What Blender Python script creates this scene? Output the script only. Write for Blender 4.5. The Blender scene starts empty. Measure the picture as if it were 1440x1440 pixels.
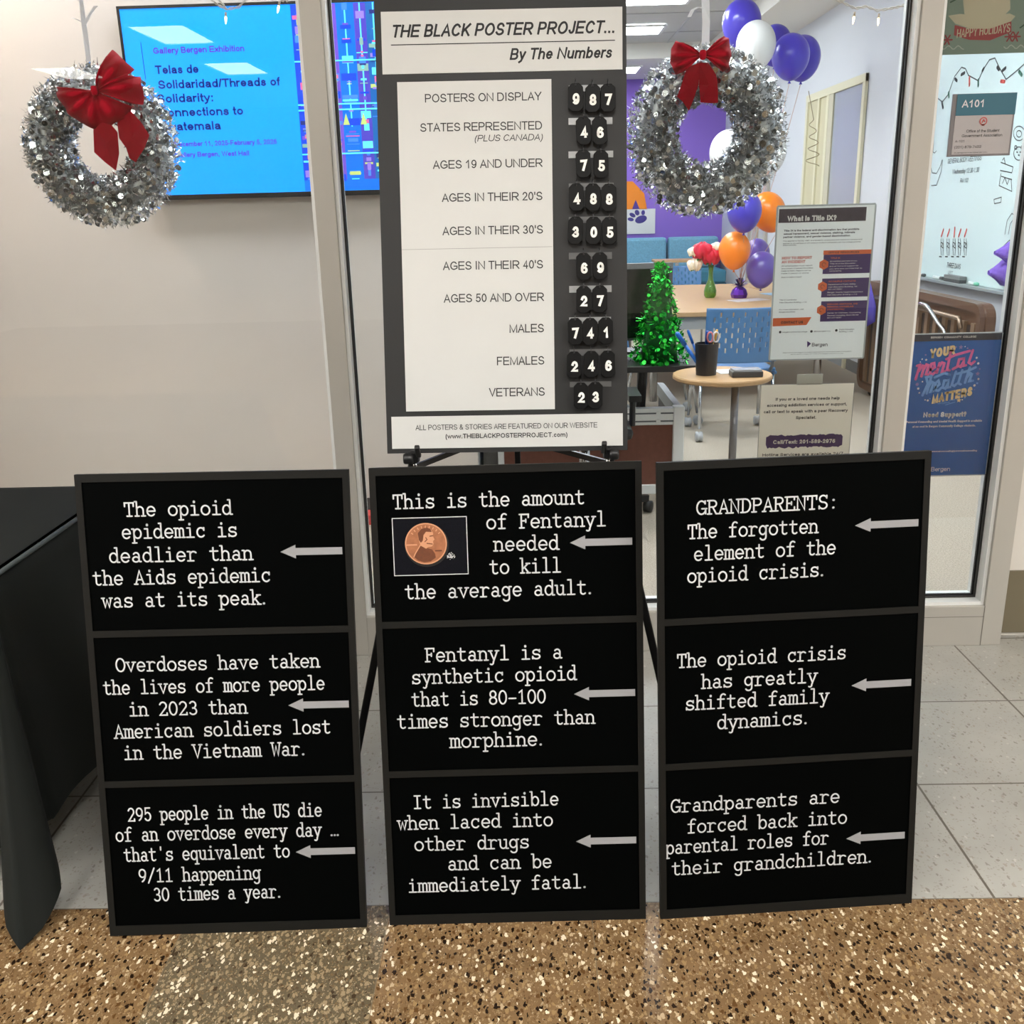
import bpy, bmesh, math, random
from math import sin, cos, pi, radians as rad
from mathutils import Matrix, Vector
random.seed(7)
SC = bpy.context.scene
COL = SC.collection

# ------------------------------------------------------------------ camera, exposure, world, lights
CF, CPITCH, CYAW, CROLL, CH = 1373.26, 0.3023, -0.0207, -0.0258, 1.52   # focal length in px of a 1440 frame, angles, height
def cam_axes():
    cp, sp, cy, sy = cos(CPITCH), sin(CPITCH), cos(CYAW), sin(CYAW)
    f = Vector((sy*cp, cy*cp, -sp)); r = Vector((cy, -sy, 0)); u = r.cross(f)
    return r*cos(CROLL) + u*sin(CROLL), u*cos(CROLL) - r*sin(CROLL), f
CR, CU, CFW = cam_axes()
CAMP = Vector((0, 0, CH))
cam_d = bpy.data.cameras.new('camera')
cam_d.sensor_width = 36; cam_d.lens = CF/1440*36; cam_d.clip_start = .05; cam_d.clip_end = 100
cam = bpy.data.objects.new('camera', cam_d); COL.objects.link(cam)
cam.matrix_world = Matrix(((CR.x, CU.x, -CFW.x, 0), (CR.y, CU.y, -CFW.y, 0), (CR.z, CU.z, -CFW.z, CH), (0, 0, 0, 1)))
SC.camera = cam
SC.view_settings.view_transform = 'Standard'; SC.view_settings.look = 'None'
SC.view_settings.gamma = 1; SC.view_settings.use_curve_mapping = False
SC.view_settings.exposure = 0.0
wd = bpy.data.worlds.new('world'); SC.world = wd; wd.use_nodes = True
wd.node_tree.nodes['Background'].inputs[0].default_value = (.9, .95, 1, 1)
wd.node_tree.nodes['Background'].inputs[1].default_value = .05
LOBBY_EMIT, OFFICE_EMIT = 33.0, 25.0      # strength of the ceiling light diffusers

def ray(px, py):
    return CR*((px-720)/CF) + CU*((720-py)/CF) + CFW
def at_y(px, py, Y):                  # pixel of the photograph -> point on the plane y = Y
    d = ray(px, py); return CAMP + d*(Y/d.y)
def at_z(px, py, Z):
    d = ray(px, py); return CAMP + d*((Z-CH)/d.z)
def at_x(px, py, X):
    d = ray(px, py); return CAMP + d*(X/d.x)

# ------------------------------------------------------------------ materials
def lin(c):
    c /= 255.0
    return c/12.92 if c <= .04045 else ((c+.055)/1.055)**2.4
def rgb(c): return (lin(c[0]), lin(c[1]), lin(c[2]), 1)
_mats = {}
def mat(name, c, rough=.6, metal=0, emit=0, spec=.5, noise=0, nscale=40, bump=0, sheen=0, trans=0, alpha=1, coat=0):
    if name in _mats: return _mats[name]
    m = bpy.data.materials.new(name); m.use_nodes = True
    nt = m.node_tree; b = nt.nodes['Principled BSDF']
    b.inputs['Base Color'].default_value = rgb(c)
    b.inputs['Roughness'].default_value = rough; b.inputs['Metallic'].default_value = metal
    b.inputs['Specular IOR Level'].default_value = spec
    b.inputs['Coat Weight'].default_value = coat
    b.inputs['Sheen Weight'].default_value = sheen
    b.inputs['Transmission Weight'].default_value = trans
    b.inputs['Alpha'].default_value = alpha
    if emit:
        b.inputs['Emission Color'].default_value = rgb(c); b.inputs['Emission Strength'].default_value = emit
    if noise or bump:
        tc = nt.nodes.new('ShaderNodeTexCoord'); n = nt.nodes.new('ShaderNodeTexNoise')
        n.inputs['Scale'].default_value = nscale; n.inputs['Detail'].default_value = 4
        nt.links.new(tc.outputs['Object'], n.inputs['Vector'])
        if noise:
            mx = nt.nodes.new('ShaderNodeMix'); mx.data_type = 'RGBA'
            k = [max(0, v*(1-noise)) for v in c]; k2 = [min(255, v*(1+noise*.6)) for v in c]
            mx.inputs[6].default_value = rgb(k); mx.inputs[7].default_value = rgb(k2)
            nt.links.new(n.outputs['Fac'], mx.inputs[0]); nt.links.new(mx.outputs[2], b.inputs['Base Color'])
        if bump:
            bp = nt.nodes.new('ShaderNodeBump'); bp.inputs['Strength'].default_value = bump; bp.inputs['Distance'].default_value = .003
            nt.links.new(n.outputs['Fac'], bp.inputs['Height']); nt.links.new(bp.outputs['Normal'], b.inputs['Normal'])
    _mats[name] = m
    return m

def thin(m, c, f=.4):                  # lets light through thin paper
    nt = m.node_tree; out = nt.nodes['Material Output']; b = nt.nodes['Principled BSDF']
    t = nt.nodes.new('ShaderNodeBsdfTranslucent'); t.inputs[0].default_value = rgb(c)
    mx = nt.nodes.new('ShaderNodeMixShader'); mx.inputs[0].default_value = f
    nt.links.new(b.outputs[0], mx.inputs[1]); nt.links.new(t.outputs[0], mx.inputs[2]); nt.links.new(mx.outputs[0], out.inputs[0])
    return m
def glass_mat():
    m = bpy.data.materials.new('window_glass'); m.use_nodes = True; nt = m.node_tree
    nt.nodes.remove(nt.nodes['Principled BSDF']); out = nt.nodes['Material Output']
    t = nt.nodes.new('ShaderNodeBsdfTransparent'); t.inputs[0].default_value = (.97, .985, .975, 1)
    g = nt.nodes.new('ShaderNodeBsdfGlossy'); g.inputs['Roughness'].default_value = .0
    f = nt.nodes.new('ShaderNodeFresnel'); f.inputs['IOR'].default_value = 1.5
    mx = nt.nodes.new('ShaderNodeMixShader')
    nt.links.new(f.outputs[0], mx.inputs[0]); nt.links.new(t.outputs[0], mx.inputs[1]); nt.links.new(g.outputs[0], mx.inputs[2])
    nt.links.new(mx.outputs[0], out.inputs[0])
    return m

TILE, TX0, TY0 = .457, 1.0317, 1.8632
def floor_mat(name, terrazzo):
    m = bpy.data.materials.new(name); m.use_nodes = True; nt = m.node_tree; N = nt.nodes; Lk = nt.links
    b = N['Principled BSDF']
    tc = N.new('ShaderNodeTexCoord'); sep = N.new('ShaderNodeSeparateXYZ'); Lk.new(tc.outputs['Object'], sep.inputs[0])
    def math(op, a, c=None):
        n = N.new('ShaderNodeMath'); n.operation = op
        for i, v in enumerate((a, c)):
            if v is None: continue
            if isinstance(v, (int, float)): n.inputs[i].default_value = v
            else: Lk.new(v, n.inputs[i])
        return n.outputs[0]
    def mix(f, a, c):
        n = N.new('ShaderNodeMix'); n.data_type = 'RGBA'
        if isinstance(f, (int, float)): n.inputs[0].default_value = f
        else: Lk.new(f, n.inputs[0])
        for i, v in ((6, a), (7, c)):
            if isinstance(v, tuple): n.inputs[i].default_value = rgb(v)
            else: Lk.new(v, n.inputs[i])
        return n.outputs[2]
    def noise(s, d=3):
        n = N.new('ShaderNodeTexNoise'); n.inputs['Scale'].default_value = s; n.inputs['Detail'].default_value = d
        Lk.new(tc.outputs['Object'], n.inputs['Vector']); return n.outputs['Fac']
    def ramp(v, stops, const=False):
        n = N.new('ShaderNodeValToRGB'); Lk.new(v, n.inputs[0]); r = n.color_ramp
        r.interpolation = 'CONSTANT' if const else 'LINEAR'
        while len(r.elements) > 1: r.elements.remove(r.elements[-1])
        r.elements[0].position = stops[0][0]; r.elements[0].color = rgb(stops[0][1])
        for p, c in stops[1:]:
            e = r.elements.new(p); e.color = rgb(c)
        return n.outputs[0]
    def vor(scale, stretch=(1, 1, 1), rot=0):
        mp = N.new('ShaderNodeMapping'); mp.inputs['Scale'].default_value = stretch; mp.inputs['Rotation'].default_value = (0, 0, rot)
        Lk.new(tc.outputs['Object'], mp.inputs['Vector'])
        wob = N.new('ShaderNodeTexNoise'); wob.inputs['Scale'].default_value = scale*1.3
        Lk.new(mp.outputs[0], wob.inputs['Vector'])
        ad = N.new('ShaderNodeMix'); ad.data_type = 'RGBA'; ad.blend_type = 'LINEAR_LIGHT'; ad.inputs[0].default_value = .006
        Lk.new(mp.outputs[0], ad.inputs[6]); Lk.new(wob.outputs['Color'], ad.inputs[7])
        v = N.new('ShaderNodeTexVoronoi'); v.voronoi_dimensions = '2D'; v.inputs['Scale'].default_value = scale
        Lk.new(ad.outputs[2], v.inputs['Vector'])
        s = N.new('ShaderNodeSeparateColor'); Lk.new(v.outputs['Color'], s.inputs[0])
        return v.outputs['Distance'], s.outputs[0], s.outputs[1]
    ux = math('DIVIDE', math('SUBTRACT', sep.outputs[0], TX0), TILE)
    uy = math('DIVIDE', math('SUBTRACT', sep.outputs[1], TY0), TILE)
    def joint(u, w):
        f = math('FRACT', math('ADD', u, .5)); d = math('ABSOLUTE', math('SUBTRACT', f, .5))
        return math('LESS_THAN', d, w/TILE)
    if terrazzo:
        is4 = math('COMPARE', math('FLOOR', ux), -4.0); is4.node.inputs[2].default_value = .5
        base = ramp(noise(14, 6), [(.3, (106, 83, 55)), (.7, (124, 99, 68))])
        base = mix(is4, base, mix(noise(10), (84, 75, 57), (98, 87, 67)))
        d, r, g = vor(210, (1, .7, 1), .5)
        sm = math('LESS_THAN', d, math('MULTIPLY', r, .5))
        base = mix(math('MULTIPLY', sm, .55), base, ramp(g, [(0, (70, 46, 22)), (.3, (120, 94, 60)), (.55, (160, 138, 104)), (.85, (182, 164, 134))], True))
        d, r, g = vor(108, (1, .62, 1), -.4)
        big = math('LESS_THAN', d, math('MULTIPLY', r, .5))
        cols = ramp(g, [(0, (36, 22, 10)), (.36, (88, 62, 34)), (.5, (142, 116, 80)), (.72, (176, 154, 122)), (.88, (216, 202, 176))], True)
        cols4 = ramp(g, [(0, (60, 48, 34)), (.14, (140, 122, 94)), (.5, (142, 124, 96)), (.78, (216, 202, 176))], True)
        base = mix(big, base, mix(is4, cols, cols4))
        base = mix(math('MULTIPLY', joint(ux, .0012), .7), base, (112, 100, 80))
        b.inputs['Roughness'].default_value = .22; b.inputs['Specular IOR Level'].default_value = .5
    else:
        base = ramp(noise(5, 5), [(.3, (149, 148, 142)), (.7, (164, 163, 156))])
        d, r, g = vor(75, (1, .6, 1), .9)
        sm = math('MULTIPLY', math('LESS_THAN', d, .24), math('GREATER_THAN', r, .8))
        base = mix(math('MULTIPLY', sm, .75), base, ramp(g, [(0, (116, 110, 100)), (.5, (140, 131, 118)), (.8, (180, 177, 170))], True))
        d, r, g = vor(140)
        sm = math('MULTIPLY', math('LESS_THAN', d, .3), math('GREATER_THAN', r, .8))
        base = mix(math('MULTIPLY', sm, .5), base, (128, 120, 108))
        jj = math('MAXIMUM', joint(ux, .0031), joint(uy, .0028))
        base = mix(jj, base, (84, 78, 68))
        b.inputs['Roughness'].default_value = .3
    Lk.new(base, b.inputs['Base Color'])
    return m

def carpet_mat():
    m = mat('carpet', (168, 158, 144), .95, noise=.42, nscale=150, bump=.8, spec=.2)
    return m

# ------------------------------------------------------------------ mesh helpers
WM = {}                                 # root matrices
class MB:
    def __init__(s): s.v = []; s.f = []; s.m = []
    def add(s, verts, faces, mi=0):
        o = len(s.v); s.v += [tuple(v) for v in verts]; s.f += [tuple(i+o for i in f) for f in faces]; s.m += [mi]*len(faces); return s
    def box(s, x0, x1, y0, y1, z0, z1, mi=0):
        return s.add([(x, y, z) for z in (z0, z1) for y in (y0, y1) for x in (x0, x1)],
                     [(0, 2, 3, 1), (4, 5, 7, 6), (0, 1, 5, 4), (2, 6, 7, 3), (0, 4, 6, 2), (1, 3, 7, 5)], mi)
    def obox(s, c, ax, ay, az, mi=0):    # oriented box from half-axis vectors
        c, ax, ay, az = map(Vector, (c, ax, ay, az))
        return s.add([c + ax*i + ay*j + az*k for k in (-1, 1) for j in (-1, 1) for i in (-1, 1)],
                     [(0, 2, 3, 1), (4, 5, 7, 6), (0, 1, 5, 4), (2, 6, 7, 3), (0, 4, 6, 2), (1, 3, 7, 5)], mi)
    def bar(s, a, b, w, h, mi=0, up=(0, 1, 0)):
        a, b = Vector(a), Vector(b); d = (b-a); u = Vector(up); x = d.cross(u)
        if x.length < 1e-6: x = d.cross(Vector((1, 0, 0)))
        x.normalize(); y = x.cross(d).normalized()
        return s.obox((a+b)/2, x*w/2, y*h/2, d/2, mi)
    def tube(s, pts, r, n=8, mi=0, closed=False, cap=True):
        pts = [Vector(p) for p in pts]; N = len(pts); rings = []
        ref = None
        for i, p in enumerate(pts):
            if closed: t = pts[(i+1) % N] - pts[i-1]
            else: t = pts[min(i+1, N-1)] - pts[max(i-1, 0)]
            t.normalize()
            if ref is None:
                ref = t.cross(Vector((0, 0, 1)))
                if ref.length < .05: ref = t.cross(Vector((1, 0, 0)))
            x = (ref - t*ref.dot(t)).normalized(); ref = x; y = t.cross(x)
            rr = r[i] if isinstance(r, (list, tuple)) else r
            rings.append([p + (x*cos(2*pi*k/n) + y*sin(2*pi*k/n))*rr for k in range(n)])
        vs = [v for g in rings for v in g]; fs = []
        for i in range(N if closed else N-1):
            a, b = i*n, ((i+1) % N)*n
            for k in range(n): fs.append((a+k, a+(k+1) % n, b+(k+1) % n, b+k))
        if cap and not closed:
            fs.append(tuple(range(n-1, -1, -1))); fs.append(tuple((N-1)*n+k for k in range(n)))
        return s.add(vs, fs, mi)
    def lathe(s, prof, c=(0, 0, 0), n=24, mi=0, M=None, cap=True):
        vs = []; fs = []
        for r, z in prof:
            for k in range(n): 
                v = Vector((r*cos(2*pi*k/n), r*sin(2*pi*k/n), z))
                if M: v = M @ v
                vs.append(v + Vector(c))
        for i in range(len(prof)-1):
            a, b = i*n, (i+1)*n
            for k in range(n): fs.append((a+k, a+(k+1) % n, b+(k+1) % n, b+k))
        if cap:
            if prof[0][0] > 1e-5: fs.append(tuple(range(n-1, -1, -1)))
            if prof[-1][0] > 1e-5: fs.append(tuple((len(prof)-1)*n+k for k in range(n)))
        return s.add(vs, fs, mi)
    def rect(s, x0, x1, z0, z1, y, mi=0):     # faces -y
        return s.add([(x0, y, z0), (x1, y, z0), (x1, y, z1), (x0, y, z1)], [(0, 1, 2, 3)], mi)
    def poly(s, pts, y, mi=0):                # 2D outline (x, z) facing -y
        return s.add([(p[0], y, p[1]) for p in pts], [tuple(range(len(pts)))], mi)
    def prism(s, pts, y0, y1, mi=0):          # 2D outline (x, z), counter-clockwise from -y
        n = len(pts)
        return s.add([(p[0], y0, p[1]) for p in pts] + [(p[0], y1, p[1]) for p in pts],
                     [tuple(range(n)), tuple(range(2*n-1, n-1, -1))] + [(i, i+n, (i+1) % n+n, (i+1) % n) for i in range(n)], mi)
    def grid(s, P, nu, nv, mi=0):             # P[u][v]
        return s.add([P[u][v] for u in range(nu) for v in range(nv)],
                     [(u*nv+v, (u+1)*nv+v, (u+1)*nv+v+1, u*nv+v+1) for u in range(nu-1) for v in range(nv-1)], mi)
    def disc(s, c, r, y, n=20, mi=0): 
        return s.poly([(c[0]+r*cos(2*pi*k/n), c[1]+r*sin(2*pi*k/n)) for k in range(n)], y, mi)
    def build(s, name, mats, parent=None, world=False, smooth=False, bevel=0, label=None, kind=None, solid=0, sub=0):
        vs = s.v
        root = parent
        if world and parent is not None:
            inv = WM[parent.name].inverted(); vs = [inv @ Vector(v) for v in vs]
        me = bpy.data.meshes.new(name); me.from_pydata([tuple(v) for v in vs], [], s.f)
        ms = mats if isinstance(mats, (list, tuple)) else [mats]
        for m in ms: me.materials.append(m)
        if len(ms) > 1: me.polygons.foreach_set('material_index', s.m)
        if smooth: me.polygons.foreach_set('use_smooth', [True]*len(me.polygons))
        me.update()
        o = bpy.data.objects.new(name, me); COL.objects.link(o)
        if parent is not None: o.parent = parent; WM[o.name] = WM[parent.name]
        else: WM[o.name] = Matrix()
        if solid:
            md = o.modifiers.new('thickness', 'SOLIDIFY'); md.thickness = solid; md.offset = 0
        if bevel:
            md = o.modifiers.new('bevel', 'BEVEL'); md.width = bevel; md.segments = 2; md.limit_method = 'ANGLE'
        if sub:
            md = o.modifiers.new('sub', 'SUBSURF'); md.levels = sub; md.render_levels = sub
        if label: o['label'] = label
        if kind: o['kind'] = kind
        return o

def thing(name, label, cat, M=None, group=None):
    o = bpy.data.objects.new(name, None); COL.objects.link(o); o.empty_display_size = .05
    M = M if isinstance(M, Matrix) else Matrix.Translation(Vector(M or (0, 0, 0)))
    o.matrix_world = M; WM[o.name] = M.copy()
    o['label'] = label; o['category'] = cat
    if group: o['group'] = group
    return o
def tag(o, label, cat, group=None):
    o['label'] = label; o['category'] = cat
    if group: o['group'] = group
    return o
def struct(name, mb, m, **k): return mb.build(name, m, kind='structure', **k)

# ------------------------------------------------------------------ lettering
def arc(cx, cy, rx, ry, a0, a1, n=None):
    n = n or max(4, int(abs(a1-a0)/22))
    return [(cx+rx*cos(rad(a0+(a1-a0)*i/n)), cy+ry*sin(rad(a0+(a1-a0)*i/n))) for i in range(n+1)]
def ell(cx, cy, rx, ry): return arc(cx, cy, rx, ry, 0, 360, 18)
def h(x0, x1, y): return [(x0, y), (x1, y)]
def vv(x, y0, y1): return [(x, y0), (x, y1)]
TYPE = {   # typewriter letters drawn as pen strokes on a grid of 10 per letter; x-height 8, capitals 11.5
 'a': [arc(4.7, 5.5, 2.5, 2.5, 150, 0)+[(7.2, 1.3)]+arc(8.3, 1.2, 1.1, 1, 180, 300), ell(4.4, 2.2, 2.8, 2.2)],
 'b': [h(.4, 2.2, 12.5), vv(2.2, 12.5, 0), ell(5.5, 4, 3.3, 4)],
 'c': [arc(5.2, 4, 3.6, 4, 45, 320), vv(8, 8, 5.8)],
 'd': [ell(4.4, 4, 3.3, 4), h(5.8, 7.7, 12.5), vv(7.7, 12.5, 0), h(7.7, 9.5, 0)],
 'e': [arc(5, 4, 3.6, 4, 0, 318), h(1.4, 8.6, 4)],
 'f': [vv(4.4, 0, 9.4)+arc(7, 9.6, 2.6, 2.9, 175, 45), h(1.6, 7.8, 8), h(1.8, 7.4, 0)],
 'g': [ell(4.4, 4.3, 3.2, 3.7), vv(7.6, 8, -1.6)+arc(4.7, -1.7, 2.9, 2.4, 0, -155), h(7.6, 9.4, 8)],
 'h': [h(.3, 2, 12.5), vv(2, 12.5, 0), arc(4.9, 5.1, 2.9, 2.9, 180, 0)+[(7.8, 0)], h(.3, 3.8, 0), h(6.1, 9.6, 0)],
 'i': [h(2.2, 5, 8), vv(5, 8, 0), h(1.6, 8.4, 0), [(4.8, 11.1), (4.8, 11.5)]],
 'k': [h(.3, 2.2, 12.5), vv(2.2, 12.5, 0), [(7.6, 8), (2.2, 3.2)], [(4.1, 4.9), (8, 0)], h(.5, 3.9, 0), h(6.2, 9.6, 0), h(5.8, 9.2, 8)],
 'l': [h(2.2, 5, 12.5), vv(5, 12.5, 0), h(1.6, 8.4, 0)],
 'm': [h(0, 1.4, 8), vv(1.4, 8, 0), arc(3.2, 6.1, 1.8, 1.9, 180, 0)+[(5, 0)], arc(6.8, 6.1, 1.8, 1.9, 180, 0)+[(8.6, 0)], h(0, 2.8, 0), h(4.1, 5.9, 0), h(7.4, 10, 0)],
 'n': [h(.3, 2, 8), vv(2, 8, 0), arc(4.9, 5.1, 2.9, 2.9, 180, 0)+[(7.8, 0)], h(.3, 3.8, 0), h(6.1, 9.6, 0)],
 'o': [ell(5, 4, 3.8, 4)],
 'p': [h(.3, 2.1, 8), vv(2.1, 8, -4), ell(5.4, 4, 3.3, 4), h(.3, 4.2, -4)],
 'q': [ell(4.5, 4, 3.3, 4), vv(7.8, 8, -4), h(5.6, 9.8, -4)],
 'r': [h(.9, 3.2, 8), vv(3.2, 8, 0), arc(6.2, 5.2, 3, 2.8, 180, 40), h(.8, 6.2, 0)],
 's': [arc(5, 5.95, 3, 2.05, 25, 270)+arc(5, 2.05, 3.3, 2.0, 90, -155), vv(8, 8, 6.2), vv(1.6, 2.1, .2)],
 't': [vv(4, 11, 2)+arc(6.3, 2, 2.3, 2, 180, 325), h(1.2, 8, 8)],
 'u': [h(.3, 2.1, 8), vv(2.1, 8, 2.9)+arc(4.9, 2.9, 2.8, 2.9, 180, 360), h(5.8, 7.7, 8), vv(7.7, 8, 0), h(7.7, 9.5, 0)],
 'v': [[(1.6, 8), (5, 0), (8.4, 8)], h(.2, 3.4, 8), h(6.6, 9.8, 8)],
 'w': [[(1.2, 8), (3.1, 0), (5, 6.6), (6.9, 0), (8.8, 8)], h(0, 2.6, 8), h(7.4, 10, 8)],
 'y': [[(1.6, 8), (5, .2)], [(8.4, 8), (4.4, -2)]+arc(2.8, -2.2, 1.7, 1.8, 0, -130), h(.2, 3.4, 8), h(6.6, 9.8, 8)],
 'T': [[(1, 8.4), (1, 11.5), (9, 11.5), (9, 8.4)], vv(5, 11.5, 0), h(2.8, 7.2, 0)],
 'A': [[(1.3, 0), (5, 11.5), (8.7, 0)], h(2.7, 7.3, 3.9), h(0, 3, 0), h(7, 10, 0)],
 'O': [ell(5, 5.75, 4.1, 5.75)],
 'V': [[(1.3, 11.5), (5, 0), (8.7, 11.5)], h(0, 3, 11.5), h(7, 10, 11.5)],
 'F': [[(.7, 11.5), (8.8, 11.5), (8.8, 8.8)], vv(2.4, 11.5, 0), h(2.4, 6.4, 6), vv(6.4, 7.3, 4.7), h(.7, 4.8, 0)],
 'W': [[(1.1, 11.5), (2.9, 0), (5, 8.6), (7.1, 0), (8.9, 11.5)], h(-.1, 2.7, 11.5), h(7.3, 10.1, 11.5)],
 'I': [vv(5, 11.5, 0), h(2, 8, 11.5), h(2, 8, 0)],
 'U': [vv(2, 11.5, 3.8)+arc(5, 3.8, 3, 3.8, 180, 360)+[(8, 11.5)], h(.4, 3.8, 11.5), h(6.2, 9.6, 11.5)],
 'S': [arc(5, 8.6, 3.2, 2.9, 25, 270)+arc(5, 2.85, 3.5, 2.85, 90, -155), vv(8.2, 11.4, 9.2), vv(1.5, 2.4, .1)],
 'G': [arc(5, 5.75, 4.1, 5.75, 45, 335), h(5.4, 9.8, 4.8), vv(8.7, 4.8, .4), vv(8.2, 11.4, 9)],
 'R': [h(.4, 5.4, 11.5), vv(2, 11.5, 0), arc(5.4, 8.7, 3, 2.8, 90, -90)+[(2, 5.9)], [(5, 5.9), (8.2, 0), (9.8, 0)], h(.4, 4, 0)],
 'N': [h(0, 1.8, 11.5), [(1.8, 0), (1.8, 11.5), (8.2, 0), (8.2, 11.5)], h(.2, 3.5, 0), h(6.5, 9.9, 11.5)],
 'D': [h(.4, 4.6, 11.5), vv(2.2, 11.5, 0), arc(4.5, 5.75, 4.5, 5.75, 90, -90), h(.4, 4.6, 0)],
 'P': [h(.4, 5.6, 11.5), vv(2.2, 11.5, 0), arc(5.6, 8.6, 3.1, 2.9, 90, -90)+[(2.2, 5.7)], h(.4, 4.4, 0)],
 'E': [[(.5, 11.5), (8.8, 11.5), (8.8, 9)], vv(2.2, 11.5, 0), h(2.2, 6.2, 6), vv(6.2, 7.3, 4.7), [(.5, 0), (9, 0), (9, 2.7)]],
 '0': [ell(5, 5.75, 3.7, 5.75)], '1': [[(2.2, 9.6), (5, 11.5), (5, 0)], h(1.8, 8.2, 0)],
 '2': [arc(4.9, 8.3, 3.3, 3.2, 160, -25)+[(1.6, 0), (8.6, 0), (8.6, 1.8)]],
 '3': [arc(4.8, 8.6, 3, 2.9, 150, -90)+arc(4.8, 2.9, 3.5, 2.9, 90, -150)],
 '5': [[(8, 11.5), (2.6, 11.5), (2.2, 6)]+arc(4.9, 3.7, 3.5, 3.7, 125, -150)],
 '8': [ell(5, 8.7, 2.9, 2.8), ell(5, 2.95, 3.5, 2.95)],
 '9': [ell(5, 7.9, 3.5, 3.6), arc(2.6, 8, 5.9, 8, 0, -72)],
 '/': [[(1.4, -1), (8.6, 12.5)]], '-': [h(1.6, 8.4, 4.6)], "'": [vv(5, 12.3, 9.6)],
 '.': [[(2.3, .6), (2.5, .6)]], ':': [[(4.4, .5), (4.6, .5)], [(4.4, 7.2), (4.6, 7.2)]], '…': [[(1.4, .4), (1.5, .4)], [(5, .4), (5.1, .4)], [(8.5, .4), (8.6, .4)]],
}
def stroke2d(mb, pts, w, y, mi=0, square=False):
    """a pen stroke in the plane y: ribbon with round ends"""
    P = [Vector((p[0], p[1])) for p in pts]; n = len(P)
    if n < 2: return
    closed = n > 3 and (P[0]-P[-1]).length < 1e-6*max(1, w)
    if square and not closed:
        P[0] = P[0] + (P[0]-P[1]).normalized()*w/2; P[-1] = P[-1] + (P[-1]-P[-2]).normalized()*w/2
    L = []; Rr = []
    for i in range(n):
        if closed: a, c = (P[i-1] if i else P[n-2]), (P[i+1] if i < n-1 else P[1])
        else: a, c = P[max(i-1, 0)], P[min(i+1, n-1)]
        d1 = P[i]-a; d2 = c-P[i]
        if d1.length < 1e-9: d1 = d2
        if d2.length < 1e-9: d2 = d1
        d1 = d1.normalized(); d2 = d2.normalized()
        t = d1+d2
        t = t.normalized() if t.length > .2 else d1
        k = 1/max(.55, t.dot(d1))
        nn = Vector((-t.y, t.x))*w/2*k
        L.append(P[i]+nn); Rr.append(P[i]-nn)
    o = len(mb.v)
    for a, c in zip(L, Rr): mb.v += [(a.x, y, a.y), (c.x, y, c.y)]
    for i in range(n-1): mb.f.append((o+2*i+1, o+2*i+3, o+2*i+2, o+2*i)); mb.m.append(mi)
    if not closed and not square:
        for q in (P[0], P[-1]): mb.disc((q.x, q.y), w/2, y, 8, mi)
def type_line(mb, text, x0, x1, z0, xh, w, y, mi=0, tilt=0):
    """typewriter line fitted between x0 and x1 on baseline z0, xh = height of a small letter"""
    n = len(text); s = (x1-x0)/(n*10-(7 if text[-1] == '.' else 5 if text[-1] == ':' else 1.6)); sz = xh/8
    for i, ch in enumerate(text):
        for st in TYPE.get(ch, []):
            pts = [(x0 + (i*10+px-.8)*s, z0 + pz*sz + tilt*(x0 + (i*10+px)*s - (x0+x1)/2)) for px, pz in st]
            stroke2d(mb, pts, w*(1.55 if ch in ".:…" or len(st) == 2 and abs(st[0][0]-st[1][0])+abs(st[0][1]-st[1][1]) < .6 else 1), y, mi)

# plain sans letters as pen strokes: x 0..1 across the letter, height 10 for capitals, 7.25 for small letters
ADV = dict(zip('ABCDEFGHIJKLMNOPQRSTUVWXYZabcdefghijklmnopqrstuvwxyz', (667, 667, 722, 722, 667, 611, 778, 722, 278, 500, 667, 556, 833, 722, 778, 667, 778, 722, 667, 611, 722, 667, 944, 667, 667, 611, 556, 556, 500, 556, 556, 290, 556, 556, 222, 222, 500, 222, 833, 556, 556, 556, 556, 333, 500, 290, 556, 500, 722, 500, 500, 500)))
ADV.update({c: 556 for c in '0123456789?'}); ADV.update({'.': 278, ',': 278, ':': 278, "'": 191, '(': 333, ')': 333, '-': 333, '/': 300, '&': 667, '@': 1000, ' ': 278})
X7 = 7.25
def oo(cx, cy, rx, ry): return arc(cx, cy, rx, ry, 0, 360, 20)
_P = [(0, 0), (0, 10), (.58, 10)] + arc(.58, 7.4, .42, 2.6, 90, -90) + [(0, 4.8)]
_bowl = oo(.5, 3.62, .5, 3.62)
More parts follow.
